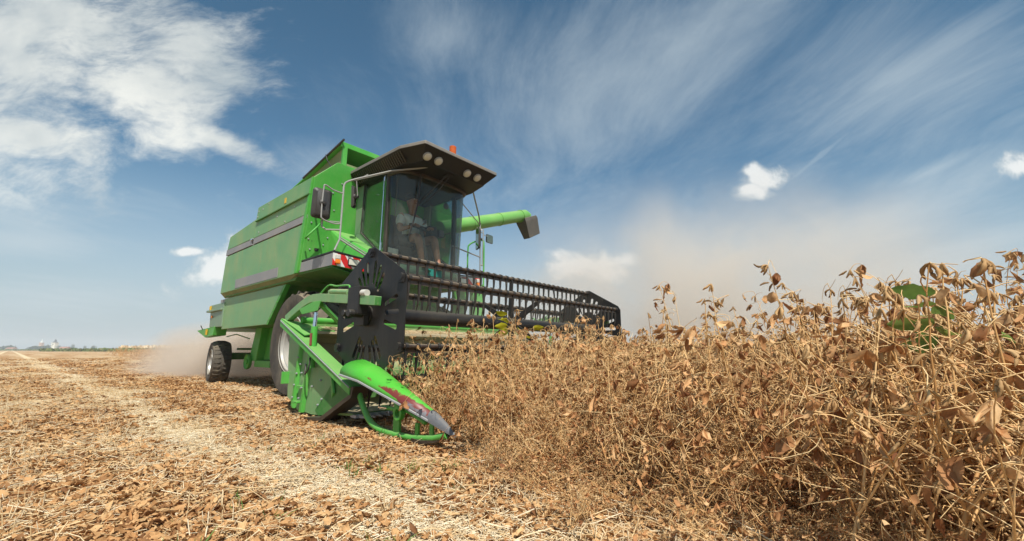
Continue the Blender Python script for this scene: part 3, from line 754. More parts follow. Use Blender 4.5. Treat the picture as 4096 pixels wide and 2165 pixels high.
# ---- roof
ro = [(0.33, 0.53), (1.80, 0.53), (2.21, 0.665), (2.21, 2.115), (1.80, 2.25), (0.33, 2.25)]
def inset(p, d, front):
    out = []
    for x, y in p:
        yy = CC + (y-CC)*(1-d/0.86)
        xx = x if x < 0.5 else x - front
        out.append((xx, yy))
    return out
ri = inset(ro, 0.13, 0.19)
rt = inset(ro, 0.10, 0.14)
b = MB()
b.loft([[(x, y, 3.345) for x, y in ri], [(x, y, 3.495) for x, y in ro]], cap=False)
b.pz(ri, 3.335, 3.345)
roof = b.build('cab_roof', M_roof, root)
b = MB(); b.loft([[(x, y, 3.493) for x, y in ro], [(x, y, 3.545) for x, y in ro], [(x, y, 3.60) for x, y in rt]]); b.build('roof_shell', M_roofrim, roof, bevel=0.008)
b = MB()
for k in range(26):
    x = 0.45 + k*0.053
    b.prism([(x, 0.545, 3.468), (x+0.022, 0.545, 3.468), (x+0.022, 0.65, 3.335), (x, 0.65, 3.335)], [(x, 0.55, 3.50), (x+0.022, 0.55, 3.50), (x+0.022, 0.66, 3.36), (x, 0.66, 3.36)])
b.build('air_grille', M_brown, roof)
def roof_pt(y, k):      # point on the sloping front underside
    a = Vector((2.02, y, 3.345)); c = Vector((2.21, y, 3.495)); return a.lerp(c, k)
nrm = Vector((0.15, 0, -0.19)).normalized()
for y in (0.80, 1.00, 1.57, 1.79):
    c = roof_pt(y, 0.33)
    b = MB().rev([(0.066, 0.0), (0.066, 0.018), (0.058, 0.024), (0.0001, 0.024)], (0, 0, 0), 'Z', 24)
    o = b.build('work_light', M_greymetal, roof, smooth=True); o.location = c; o.rotation_euler = nrm.to_track_quat('Z', 'Y').to_euler()
    b = MB().rev([(0.058, 0.022), (0.045, 0.034), (0.02, 0.04), (0.0001, 0.041)], (0, 0, 0), 'Z', 24)
    o2 = b.build('work_light_lens', M_lens, roof, smooth=True); o2.location = c; o2.rotation_euler = o.rotation_euler
b = MB().rev([(0.0001, 0.25), (0.035, 0.25), (0.055, 0.235), (0.056, 0.0)], (1.84, 1.48, 3.64), 'Z', 24); b.build('beacon', M_beacon, roof, smooth=True)
MB().rev([(0.065, 0.0), (0.065, 0.04), (0.0001, 0.04)], (1.84, 1.48, 3.60), 'Z', 20).build('beacon_base', M_plastic, roof)

# ---- near mirror frame
pole = [(1.30, 0.72, 3.34), (1.24, 0.55, 3.33), (1.15, 0.14, 3.07), (1.15, 0.092, 3.0), (1.15, 0.086, 2.6), (1.15, 0.086, 2.20), (1.16, 0.03, 2.03)]
b = MB().tube([(1.95, 1.02, 3.36), (1.80, 0.90, 3.33), (1.5, 0.62, 3.28)] + smoothpath([(1.24, 0.26, 3.12), (1.15, 0.11, 3.03), (1.15, 0.086, 2.9)], 4) + [(1.15, 0.086, 2.2), (1.16, 0.02, 2.03)], 0.013, 8)
b.tube([(1.17, 0.20, 3.08), (1.3, 0.72, 3.35)], 0.010, 8)
b.tube([(1.15, 0.086, 2.20), (1.25, 0.40, 2.02), (1.30, 0.72, 1.93)], 0.013, 8)
b.tube([(1.15, 0.086, 2.23), (1.25, 0.42, 2.05), (1.30, 0.72, 1.97)], 0.008, 8)
b.build('mirror_frame', M_greymetal, root, smooth=True)
b = MB().tube(smoothpath([(1.15, 0.086, 2.86), (1.15, -0.06, 2.87), (1.17, -0.18, 2.90), (1.17, -0.20, 2.84), (1.17, -0.205, 2.5), (1.17, -0.18, 2.42), (1.15, -0.02, 2.40), (1.15, 0.086, 2.42)]), 0.010, 8)
b.tube([(1.14, 0.086, 2.44), (1.10, -0.08, 2.43)], 0.008, 6)
b.tube([(1.15, 0.086, 2.33), (1.12, -0.10, 2.30), (1.05, -0.13, 2.35), (1.05, -0.13, 2.47)], 0.012, 8)
b.build('mirror_bracket', M_greymetal, root, smooth=True)
def rounded(y0, y1, z0, z1, r, n=5):
    out = []
    for cy, cz, a0 in [(y1-r, z1-r, 0), (y0+r, z1-r, 90), (y0+r, z0+r, 180), (y1-r, z0+r, 270)]:
        for i in range(n+1):
            t = math.radians(a0+90*i/n); out.append((cy+r*math.cos(t), cz+r*math.sin(t)))
    return out
def mirror(name, c, w_, h_, m_, rot, parent, depth=0.05):
    rr = rounded(-w_/2, w_/2, -h_/2, h_/2, min(w_, h_)*0.18)
    b = MB().loft([[(-depth*0.3, y, z) for y, z in rr], [(depth*0.3, y, z) for y, z in rr], [(depth, y*0.72, z*0.82) for y, z in rr]])
    o = b.build(name, m_, parent, smooth=True); o.location = c; o.rotation_euler = rot
    b = MB().px([(y*0.93, z*0.95) for y, z in rr], -depth*0.3-0.004, -depth*0.3-0.001); g = b.build('mirror_glass', M_mirror, o)
    b = MB().rev([(0.05, 0.0), (0.045, 0.02), (0.02, 0.03), (0.02, 0.055), (0.0001, 0.055)], (depth*0.8, 0, 0), 'X', 18); b.build('ball_joint', M_plastic, o, smooth=True)
    return o
mirror('side_mirror', (1.11, -0.187, 2.645), 0.245, 0.415, M_plastic, (0, math.radians(2), math.radians(-6)), root)
mirror('wide_mirror', (0.80, 0.425, 2.99), 0.10, 0.34, M_plastic, (math.radians(6), 0, math.radians(35)), root, 0.03)
MB().tube([(0.95, 0.56, 3.36), (0.83, 0.44, 3.25), (0.80, 0.49, 3.04), (0.80, 0.45, 3.0)], 0.010, 6).build('mirror_arm', M_greymetal, root)

# ---- far mirror frame, rail and ladder
b = MB().tube([(1.60, 2.17, 3.40), (1.12, 2.80, 3.22), (1.0, 2.96, 3.10), (1.0, 2.97, 2.5), (1.0, 2.975, 1.95)], 0.014, 8)
b.tube([(1.30, 2.05, 3.36), (1.0, 2.96, 3.09)], 0.010, 8).tube([(1.27, 2.03, 2.45), (1.0, 2.97, 2.45)], 0.012, 8).tube([(1.2, 2.05, 1.93), (1.0, 2.97, 2.06)], 0.012, 8)
b.tube([(1.0, 2.97, 2.95), (1.0, 3.04, 2.95)], 0.010, 6).tube([(1.0, 3.05, 3.02), (1.0, 3.03, 2.3)], 0.010, 6).tube([(1.0, 3.05, 2.92), (1.0, 3.16, 2.90)], 0.008, 6).tube([(1.0, 2.97, 2.30), (1.0, 3.04, 2.30)], 0.014, 6)
b.build('mirror_frame', M_greymetal, root, smooth=True)
mirror('side_mirror', (0.96, 2.94, 2.82), 0.20, 0.42, M_plastic, (0, 0, math.radians(62)), root, 0.04)
mirror('wide_mirror', (0.98, 3.245, 2.87), 0.21, 0.17, M_plastic, (0, 0, math.radians(186)), root, 0.03)
b = MB().tube(smoothpath([(0.7, 2.93, 1.90), (0.7, 2.93, 2.6), (0.72, 2.95, 2.74), (0.80, 3.06, 2.82), (0.9, 3.12, 2.83), (0.95, 3.12, 2.7), (0.95, 3.12, 1.8)], 5), 0.016, 8)
b.tube([(0.7, 2.93, 2.16), (0.95, 3.12, 2.18)], 0.014, 8)
b.build('handrail', M_green, root, smooth=True)
b = MB().box(0.35, 0.40, 2.85, 3.20, 0.55, 1.95).box(0.85, 0.90, 2.85, 3.20, 0.55, 1.95)
for k in range(5): b.box(0.40, 0.85, 2.88, 3.12, 0.6+0.32*k, 0.63+0.32*k)
b.build('ladder', M_green, root, bevel=0.004)

# ---- unloading auger
p0 = Vector((0.42, 2.45, 3.02)); p1 = Vector((0.42, 5.16, 3.965))
d = (p1-p0).normalized()
b = MB().tube([(-0.1, 2.4, 2.3), (0.2, 2.42, 2.8), tuple(p0), tuple(p0.lerp(p1, 0.5)), tuple(p0.lerp(p1, 0.97)), tuple(p1 + Vector((0, 0.03, -0.03)))], [0.16, 0.16, 0.15, 0.145, 0.14, 0.11], 24)
aug = b.build('unloading_auger', M_auger, root, smooth=True)
b = MB()
for k in (0.30, 0.62, 0.90):
    q = p0.lerp(p1, k); b.tube([q - d*0.012, q + d*0.012], 0.153, 24)
build_each(b, 'auger_band', M_auger, aug, smooth=True)
b = MB().loft([[(0.27, 4.90, 3.80), (0.57, 4.90, 3.80), (0.57, 5.34, 3.98), (0.27, 5.34, 3.98)],
               [(0.27, 4.93, 3.72), (0.57, 4.93, 3.72), (0.57, 5.40, 3.93), (0.27, 5.40, 3.93)],
               [(0.33, 5.15, 3.36), (0.51, 5.15, 3.36), (0.51, 5.57, 3.57), (0.33, 5.57, 3.57)]])
b.build('spout', M_spout, aug, bevel=0.01)
MB().box(0.57, 0.575, 3.3, 3.45, 3.16, 3.20).build('label_plate', M_white, aug)

# ---- wheels
def wheel(name, c, R, Wd, rimR, lugs, lug_h, rot=0.0, ribbed=False):
    h = MB().rev([(0.0001, Wd*0.55), (rimR*0.3, Wd*0.55), (rimR*0.26, Wd*0.34), (rimR*0.18, Wd*0.28), (0.0001, Wd*0.27)], (0, 0, 0), 'Y', 28)
    hub = h.build(name, M_rim, root, smooth=True); hub.location = c; hub.rotation_euler = (0, 0, rot)
    prof = [(rimR, 0.03), (rimR*1.05, 0.012), (R*0.80, -0.015), (R*0.90, -0.005), (R*0.965-lug_h, 0.035), (R-lug_h, 0.07), (R-lug_h, Wd-0.07), (R*0.965-lug_h, Wd-0.035), (R*0.9, Wd+0.005), (R*0.8, Wd+0.015), (rimR*1.05, Wd-0.012), (rimR, Wd-0.03)]
    t_ = MB().rev(prof, (0, 0, 0), 'Y', 72, closed=True)
    for k in range(lugs):
        for side in (0, 1):
            a0 = 2*math.pi*(k + 0.5*side)/lugs
            if not ribbed:
                da = 0.30; w_ang = 0.085
                ring = []
                for (fr, y, dep) in [(0.0, -0.004, 0.13), (0.18, 0.05, 0.03), (1.0, Wd*0.52, 0.0)]:
                    yy = y if not side else Wd-y
                    a = a0 + da*fr
                    ro_, ri_ = R-0.0-dep*(1 if fr == 0 else 0.5), R-lug_h-0.02-dep
                    ring.append([(math.cos(a-w_ang/2)*ri_, yy, math.sin(a-w_ang/2)*ri_), (math.cos(a-w_ang/2.6)*ro_, yy, math.sin(a-w_ang/2.6)*ro_),
                                 (math.cos(a+w_ang/2.6)*ro_, yy, math.sin(a+w_ang/2.6)*ro_), (math.cos(a+w_ang/2)*ri_, yy, math.sin(a+w_ang/2)*ri_)])
                t_.loft(ring)
            else:
                for (ya, yb, sh) in [(0.02, 0.10, 0.0), (0.10, 0.165, 0.045)]:
                    w_ang = 0.065
                    ring = []
                    for fr in (0, 1):
                        y = ya + (yb-ya)*fr; yy = y if not side else Wd-y
                        a = a0 + sh*(0.5 if fr else -0.5) + (sh and 0.03)
                        dep = 0.028 if (ya < 0.05 and fr == 0) else 0.0
                        ro_, ri_ = R-dep, R-lug_h-0.03-dep
                        ring.append([(math.cos(a-w_ang/2)*ri_, yy, math.sin(a-w_ang/2)*ri_), (math.cos(a-w_ang/2)*ro_, yy, math.sin(a-w_ang/2)*ro_),
                                     (math.cos(a+w_ang/2)*ro_, yy, math.sin(a+w_ang/2)*ro_), (math.cos(a+w_ang/2)*ri_, yy, math.sin(a+w_ang/2)*ri_)])
                    t_.loft(ring)
    if ribbed:
        t_.rev([(R-lug_h-0.01, Wd/2-0.03), (R-0.003, Wd/2-0.025), (R-0.003, Wd/2+0.025), (R-lug_h-0.01, Wd/2+0.03)], (0, 0, 0), 'Y', 72)
    t_.build('tyre', M_rubber, hub, smooth=True)
    dp = Wd*0.62
    rp = [(rimR*1.07, -0.004), (rimR*1.085, 0.008), (rimR*1.06, 0.018), (rimR*1.00, 0.018), (rimR*0.985, 0.05), (rimR*0.93, 0.058), (rimR*0.93, dp*0.42), (rimR*0.87, dp*0.47), (rimR*0.87, dp*0.78), (rimR*0.80, dp*0.84), (rimR*0.78, dp), (rimR*0.42, dp*0.97), (rimR*0.38, dp*0.74), (rimR*0.22, dp*0.72), (rimR*0.2, dp*0.9),
          (rimR*0.80, Wd-0.10), (rimR*0.97, Wd-0.03), (rimR*1.06, Wd)]
    MB().rev(rp, (0, 0, 0), 'Y', 56, cap=False).build('rim', M_rim, hub, smooth=True)
    nb = MB()
    for k in range(8):
        a = 2*math.pi*k/8
        nb.rev([(0.016, Wd*0.60), (0.016, Wd*0.53), (0.0001, Wd*0.52)], (math.cos(a)*rimR*0.56, 0.0, math.sin(a)*rimR*0.56), 'Y', 6)
    build_each(nb, 'wheel_nut', M_steel, hub)
    return hub
wheel('front_wheel', (0.05, 0.01, 0.79), 0.80, 0.50, 0.385, 21, 0.045)
o = wheel('front_wheel', (0.05, 2.79, 0.79), 0.80, 0.50, 0.385, 21, 0.045, math.pi)
wheel('rear_wheel', (-4.33, 0.17, 0.445), 0.455, 0.32, 0.245, 30, 0.018, math.radians(-7), True)
wheel('rear_wheel', (-4.33, 2.63, 0.445), 0.455, 0.32, 0.245, 30, 0.018, math.radians(173), True)
MB().tube([(0.05, 0.3, 0.79), (0.05, 2.5, 0.79)], 0.13, 16).build('front_axle', M_green_dark, root, smooth=True)

# ---- header
HY0, HY1 = -0.56, 3.60
b = MB()
floor = [(1.50, 1.00), (1.52, 0.60), (1.58, 0.28), (1.78, 0.10), (2.15, 0.07), (2.55, 0.09), (2.92, 0.115)]
inner = [(x+0.02, z+0.02) for x, z in floor][::-1]
b.py(floor + inner, HY0, HY1)
b.build('header_trough', M_trough, root)
hdr = b = MB().py([(1.42, 0.88), (1.60, 0.88), (1.60, 0.94), (1.48, 1.0), (1.42, 0.98)], HY0+0.05, HY1-0.05)
b.build('header_beam', M_trough, root, bevel=0.006)
b = MB().py([(1.595, 0.78), (1.60, 0.94), (1.98, 0.90), (1.98, 0.875), (1.62, 0.84)], HY0+0.02, HY1-0.05); b.build('header_deck', M_dusty, root)
b = MB().tube([(1.66, HY0+0.02, 1.035), (1.66, HY1-0.05, 1.035)], 0.038, 12); b.build('reel_cross_tube', M_green, root, smooth=True)
b = MB().box(1.535, 1.56, HY0+0.03, HY1-0.03, 0.40, 0.86).box(1.55, 1.575, HY0+0.03, HY1-0.03, 0.60, 0.63).box(1.55, 1.575, HY0+0.03, HY1-0.03, 0.74, 0.76); b.build('header_back_sheet', M_dusty, root)
# feeder house behind the header
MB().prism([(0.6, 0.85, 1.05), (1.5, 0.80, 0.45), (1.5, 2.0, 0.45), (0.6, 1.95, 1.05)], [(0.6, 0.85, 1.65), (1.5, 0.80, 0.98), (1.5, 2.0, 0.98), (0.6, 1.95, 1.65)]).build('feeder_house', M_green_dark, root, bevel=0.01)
# feed auger with flighting
b = MB().tube([(2.02, HY0+0.03, 0.42), (2.02, HY1-0.03, 0.42)], 0.15, 20)
for a_, c_, sg in [(HY0+0.05, 1.2, 1), (1.75, HY1-0.05, -1)]:
    n_ = 70; vs = []; fs = []
    for i in range(n_+1):
        t = i/n_; ang = sg*t*2*math.pi*4.5; y = a_+(c_-a_)*t
        vs += [(2.02+0.15*math.cos(ang), y, 0.42+0.15*math.sin(ang)), (2.02+0.27*math.cos(ang), y, 0.42+0.27*math.sin(ang))]
        if i: fs.append((2*i-2, 2*i-1, 2*i+1, 2*i))
    b.add(vs, fs)
b.build('feed_auger', M_green_dark, root, smooth=True)
# knife bar with guards
b = MB().box(2.90, 2.99, HY0, HY1, 0.10, 0.125)
for k in range(54):
    y = HY0+0.04+k*0.0765
    b.prism([(2.97, y-0.012, 0.10), (2.97, y+0.012, 0.10), (3.12, y, 0.105)], [(2.97, y-0.012, 0.13), (2.97, y+0.012, 0.13), (3.12, y, 0.112)])
b.build('knife_bar', M_steel, root)
for s_ in (0, 1):
    f = (lambda y: y) if not s_ else (lambda y: HY0 + HY1 - y)
    def B2(x0, x1, ya, yb, z0, z1, mb):
        a, c = sorted((f(ya), f(yb))); mb.box(x0, x1, a, c, z0, z1)
    def PY(pts, ya, yb, mb):
        a, c = sorted((f(ya), f(yb))); mb.py(pts, a, c)
    b = MB()
    PY([(1.42, 0.98), (1.46, 0.60), (1.53, 0.19), (1.80, 0.075), (2.15, 0.055), (2.50, 0.075), (2.97, 0.31), (3.0, 0.37), (2.2, 0.70), (1.60, 0.95)], -0.565, -0.545, b)
    sidew = b.build('header_side', M_green_side, root, bevel=0.003)
    b = MB()      # stiffening channels, brackets
    b.prism([(1.78, f(-0.566), 0.83), (1.84, f(-0.566), 0.80), (1.78, f(-0.566), 0.08), (1.70, f(-0.566), 0.11)], [(1.79, f(-0.60), 0.82), (1.82, f(-0.60), 0.80), (1.76, f(-0.60), 0.09), (1.72, f(-0.60), 0.11)])
    b.prism([(2.03, f(-0.566), 0.74), (2.09, f(-0.566), 0.71), (1.99, f(-0.566), 0.06), (1.90, f(-0.566), 0.065)], [(2.04, f(-0.60), 0.73), (2.07, f(-0.60), 0.71), (1.97, f(-0.60), 0.06), (1.92, f(-0.60), 0.065)])
    B2(1.84, 1.93, -0.61, -0.566, 0.30, 0.33, b); B2(1.82, 1.92, -0.63, -0.566, 0.15, 0.17, b)
    B2(1.50, 1.53, -0.64, -0.55, 0.33, 0.46, b)
    b.prism([(2.48, f(-0.56), 0.40), (2.56, f(-0.60), 0.45), (2.62, f(-0.60), 0.30), (2.52, f(-0.56), 0.22)], [(2.49, f(-0.54), 0.40), (2.57, f(-0.58), 0.45), (2.63, f(-0.58), 0.30), (2.53, f(-0.54), 0.22)])
    build_each(b, 'side_bracket', M_green, root, bevel=0.003)
    b = MB()
    PY([(2.22, 0.105), (2.42, 0.27), (2.62, 0.48), (3.0, 0.36), (2.96, 0.31), (2.5, 0.09), (2.3, 0.06)], -0.569, -0.566, b)
    b.build('front_side_panel', M_green_dark, root)
    b = MB()
    for (x, z) in [(1.80, 0.62), (1.88, 0.55), (1.80, 0.45), (1.92, 0.46), (1.77, 0.33), (1.95, 0.31), (1.90, 0.20), (1.75, 0.20), (2.0, 0.55), (2.3, 0.40), (2.12, 0.33), (2.35, 0.22), (2.28, 0.16)]:
        a = f(-0.566); b.rev([(0.010, 0.0), (0.010, -0.014 if not s_ else 0.014), (0.0001, -0.018 if not s_ else 0.018)], (x, a - (0.03 if x < 2.1 else 0)*(1 if not s_ else -1), z), 'Y', 8)
    build_each(b, 'bolt', M_steel, root)
    # rail: top flange and outer web
    b = MB()
    ang = [(1.40, 1.045), (3.04, 0.385)]
    def rail(z0, z1, ya, yb):
        a, c = f(ya), f(yb)
        b.prism([(1.40, a, 1.045+z0), (3.04, a, 0.385+z0), (3.04, c, 0.385+z0), (1.40, c, 1.045+z0)], [(1.40, a, 1.045+z1), (3.04, a, 0.385+z1), (3.04, c, 0.385+z1), (1.40, c, 1.045+z1)])
    rail(-0.008, 0.004, -0.66, -0.53); rail(-0.075, 0.0035, -0.668, -0.655)
    b.build('side_rail', M_green, root, bevel=0.004)
    b = MB().tube([(1.42, f(-0.672), 1.03), (3.04, f(-0.672), 0.376)], 0.006, 5); b.build('rail_edge', M_steel, root)
    b = MB()
    PY([(2.20, 0.045), (2.52, 0.075), (3.02, 0.31), (3.05, 0.385), (3.09, 0.38), (3.06, 0.29), (2.54, 0.04), (2.20, 0.025)], -0.66, -0.50, b)
    b.build('divider_mount', M_brown, root)
    b = MB()
    b.prism([(1.40, f(-0.66), 1.05), (1.95, f(-0.62), 0.85), (1.98, f(-0.30), 0.90), (1.50, f(-0.30), 0.98)], [(1.40, f(-0.66), 1.06), (1.95, f(-0.62), 0.86), (1.98, f(-0.30), 0.91), (1.50, f(-0.30), 0.99)])
    b.build('corner_gusset', M_green, root)
    # reel arm
    b = MB()
    path = smoothpath([(1.44, f(-0.60), 1.05), (1.75, f(-0.60), 1.165), (2.02, f(-0.60), 1.235), (2.25, f(-0.60), 1.235)], 4) + [Vector((3.30, f(-0.60), 1.125))]
    rings = []
    for i, q in enumerate(path):
        dd = (path[min(i+1, len(path)-1)] - path[max(i-1, 0)]).normalized(); up_ = Vector((-dd.z, 0, dd.x))
        a, c = f(-0.635)-f(-0.60), f(-0.565)-f(-0.60)
        rings.append([tuple(q+up_*0.042+Vector((0, a, 0))), tuple(q+up_*0.042+Vector((0, c, 0))), tuple(q-up_*0.042+Vector((0, c, 0))), tuple(q-up_*0.042+Vector((0, a, 0)))])
    b.loft(rings)
    arm = b.build('reel_arm', M_green_side, root, bevel=0.004)
    b = MB(); B2(3.296, 3.305, -0.628, -0.572, 1.088, 1.158, b); b.build('tube_opening', M_green_dark, arm)
    b = MB(); PY([(1.80, 1.14), (2.12, 1.20), (2.30, 1.20), (2.24, 1.10), (1.88, 1.08)], -0.638, -0.628, b); b.prism([(2.15, f(-0.60), 1.20), (2.25, f(-0.60), 1.20), (1.72, f(-0.10), 1.04), (1.62, f(-0.10), 1.04)], [(2.15, f(-0.57), 1.14), (2.25, f(-0.57), 1.14), (1.72, f(-0.07), 0.99), (1.62, f(-0.07), 0.99)])
    b.build('arm_brace', M_green, arm, bevel=0.003)
    b = MB(); B2(2.86, 3.06, -0.65, -0.55, 1.02, 1.28, b); B2(2.90, 3.03, -0.57, -0.52, 0.92, 1.15, b); b.tube([(2.98, f(-0.70), 1.03), (2.98, f(-0.45), 1.03)], 0.035, 14); b.tube([(2.85, f(-0.68), 1.04), (2.85, f(-0.5), 1.04)], 0.03, 12)
    b.build('reel_bearing', M_black, arm, bevel=0.006)
    b = MB().tube([(2.43, f(-0.60), 1.285), (2.78, f(-0.60), 1.25)], 0.027, 12).box(2.40, 2.44, min(f(-0.62), f(-0.58)), max(f(-0.62), f(-0.58)), 1.22, 1.30)
    b.build('adjusting_cylinder', M_green_side, arm, smooth=True)
    MB().tube([(2.78, f(-0.60), 1.25), (2.92, f(-0.60), 1.236)], 0.012, 8).build('piston_rod', M_chrome, arm, smooth=True)
    b = MB().tube([(3.07, f(-0.62), 1.215), (3.15, f(-0.62), 1.208)], 0.030, 14); b.build('cap_fitting', M_white, arm, smooth=True)
    b = MB().tube(smoothpath([(2.05, f(-0.55), 1.27), (2.25, f(-0.55), 1.37), (2.45, f(-0.56), 1.345), (2.74, f(-0.58), 1.32), (2.76, f(-0.59), 1.27)], 5), 0.009, 6)
    b.tube(smoothpath([(1.75, f(-0.58), 1.12), (1.78, f(-0.5), 1.26), (1.9, f(-0.45), 1.25), (1.92, f(-0.50), 1.15)], 5), 0.012, 6)
    b.build('hydraulic_hose', M_green, arm, smooth=True)
    b = MB().tube([(2.155, f(-0.61), 0.52), (2.145, f(-0.61), 0.94)], 0.034, 14)
    b.build('lift_cylinder', M_green, root, smooth=True)
    MB().tube([(2.145, f(-0.61), 0.93), (2.135, f(-0.60), 1.09)], 0.020, 12).build('piston_rod', M_chrome, root, smooth=True)
    b = MB().tube([(2.165, f(-0.643), 0.745), (2.16, f(-0.6445), 0.87)], [0.013, 0.013], 8); b.build('worn_patch', M_redpaint, root, smooth=True)
    MB().tube(smoothpath([(2.17, f(-0.64), 0.62), (2.20, f(-0.66), 0.52), (2.14, f(-0.66), 0.46), (2.06, f(-0.63), 0.48), (2.03, f(-0.61), 0.55)], 5), 0.008, 6).build('hydraulic_hose', M_plastic, root, smooth=True)
    # crop divider: hood, nose, runner
    yc = f(-0.575); sg = 1 if not s_ else -1
    def ring(x, zb, zt, hw, lift=0.0, n_=13):
        out = []
        for i in range(n_):
            t = math.pi*i/(n_-1)
            out.append((x - 0.10*abs(math.cos(t))*(1 if x < 3.1 else 0) , yc - sg*hw*math.cos(t), zb + (zt-zb)*math.sin(t)**0.8 + lift*(1+math.cos(t))/2))
        return out
    rr = [ring(3.07, 0.485, 0.612, 0.155), ring(3.25, 0.442, 0.560, 0.138), ring(3.5, 0.368, 0.470, 0.108), ring(3.8, 0.282, 0.362, 0.074), ring(4.08, 0.198, 0.258, 0.043)]
    b = MB().loft(rr, closed=False, cap=False)
    hood = b.build('crop_divider', M_divider if not s_ else M_green, root, smooth=True, solid=0.006)
    b = MB()
    for side in (0, -1): b.tube([r_[side] for r_ in rr], 0.011, 6)
    build_each(b, 'divider_rim', M_steel, hood)
    b = MB().loft([[(x, yc+(y-yc)*1.08, z) for x, y, z in ring(4.07, 0.193, 0.268, 0.046)], [(x, yc+(y-yc), z) for x, y, z in ring(4.14, 0.170, 0.240, 0.040)], ring(4.23, 0.140, 0.192, 0.027), ring(4.32, 0.108, 0.130, 0.008)])
    b.build('divider_nose', M_nose, hood, smooth=True)
    b = MB().tube(smoothpath([(3.02, yc, 0.36), (3.10, yc, 0.25), (3.22, yc, 0.125), (3.36, yc, 0.065), (3.55, yc, 0.045), (3.85, yc, 0.045)], 5) + [(4.10, yc, 0.075), (4.24, yc, 0.115)], 0.026, 10)
    b.build('divider_runner', M_green, hood, smooth=True)
    b = MB().box(3.60, 3.68, yc-0.012, yc+0.012, 0.05, 0.36).rev([(0.030, -0.02), (0.055, -0.02), (0.055, 0.02), (0.030, 0.02)], (3.70, yc-0.03*sg, 0.215), 'Y', 20, closed=True)
    b.box(3.88, 3.92, yc-0.01, yc+0.01, 0.06, 0.16).box(4.05, 4.09, yc-0.01, yc+0.01, 0.08, 0.24).tube([(3.42, yc, 0.235), (3.78, yc, 0.235), (4.0, yc, 0.17)], 0.018, 8)
    b.build('runner_strut', M_green, hood, bevel=0.003)
    MB().tube([(3.40, yc-0.02*sg, 0.235), (3.52, yc-0.02*sg, 0.235)], 0.009, 6).build('pin', M_chrome, hood)
    MB().tube([(3.86, yc, 0.04), (3.98, yc, 0.035), (4.12, yc, 0.06), (4.26, yc, 0.11)], [0.028, 0.03, 0.024, 0.01], 8).build('skid_shoe', M_brown, hood)

# ---- reel
RC = (3.0, 1.03); RR = 0.60; PY0, PY1 = -0.50, 3.54
b = MB().tube([(RC[0], PY0-0.02, RC[1]), (RC[0], PY1+0.02, RC[1])], 0.078, 24)
reel = b.build('reel', M_black, root, smooth=True)
def holed_plate(name, outline, holes, y, t_, m_, parent):
    cu = bpy.data.curves.new(name, 'CURVE'); cu.dimensions = '2D'; cu.fill_mode = 'BOTH'; cu.extrude = t_/2
    for pts in [outline] + holes:
        sp = cu.splines.new('POLY'); sp.points.add(len(pts)-1); sp.use_cyclic_u = True
        for p_, q in zip(sp.points, pts): p_.co = (q[0], q[1], 0, 1)
    tmp = bpy.data.objects.new(name, cu); COL.objects.link(tmp)
    bpy.context.view_layer.update()
    me = bpy.data.meshes.new_from_object(tmp.evaluated_get(bpy.context.evaluated_depsgraph_get()))
    bpy.data.objects.remove(tmp); bpy.data.curves.remove(cu)
    me.name = name; me.materials.clear(); me.materials.append(m_)
    me.transform(Matrix(((1, 0, 0, 0), (0, 0, -1, y), (0, 1, 0, 0), (0, 0, 0, 1))))
    bm = bmesh.new(); bm.from_mesh(me); bmesh.ops.recalc_face_normals(bm, faces=bm.faces); bm.to_mesh(me); bm.free()
    return link(bpy.data.objects.new(name, me), parent)
R_ = 0.655
hexo = []
for k in range(6):
    a = math.radians(90+60*k)
    for da in (-3.2, 3.2):
        hexo.append((RC[0]+R_*0.985*math.cos(a+math.radians(da)), RC[1]+R_*0.985*math.sin(a+math.radians(da))))
holes = []
for a_deg, r0, r1 in [(90+s_*a, r0, r1) for s_ in (-1, 1) for a, r0, r1 in ((9, 0.30, 0.50), (20, 0.27, 0.47), (31, 0.25, 0.42))] + \
                     [(270+s_*a, r0, r1) for s_ in (-1, 1) for a, r0, r1 in ((9, 0.30, 0.54), (20, 0.27, 0.50), (30, 0.25, 0.46))] + \
                     [(s0+a, 0.28, 0.47) for s0 in (0, 180) for a in (-17, 0, 17)]:
    a = math.radians(a_deg); ca, sa = math.cos(a), math.sin(a); hw = 0.022
    pts = [(r0, -hw), (r1, -hw), (r1+0.012, -hw*0.5), (r1+0.012, hw*0.5), (r1, hw), (r0, hw), (r0-0.012, hw*0.5), (r0-0.012, -hw*0.5)]
    holes.append([(RC[0]+x*ca-y*sa, RC[1]+x*sa+y*ca) for x, y in pts])
for y in (PY0, PY1):
    holed_plate('reel_end_plate', hexo, holes, y, 0.007, M_black, reel)
b = MB()
for k in range(6):
    a = math.radians(90+60*k); c_, s__ = math.cos(a), math.sin(a)
    b.prism([(RC[0]+0.06*c_-0.05*s__, 1.545, RC[1]+0.06*s__+0.05*c_), (RC[0]+0.06*c_+0.05*s__, 1.545, RC[1]+0.06*s__-0.05*c_), (RC[0]+RR*c_+0.022*s__, 1.545, RC[1]+RR*s__-0.022*c_), (RC[0]+RR*c_-0.022*s__, 1.545, RC[1]+RR*s__+0.022*c_)],
            [(RC[0]+0.06*c_-0.05*s__, 1.56, RC[1]+0.06*s__+0.05*c_), (RC[0]+0.06*c_+0.05*s__, 1.56, RC[1]+0.06*s__-0.05*c_), (RC[0]+RR*c_+0.022*s__, 1.56, RC[1]+RR*s__-0.022*c_), (RC[0]+RR*c_-0.022*s__, 1.56, RC[1]+RR*s__+0.022*c_)])
b.build('reel_spider', M_black, reel, bevel=0.003)
b = MB()
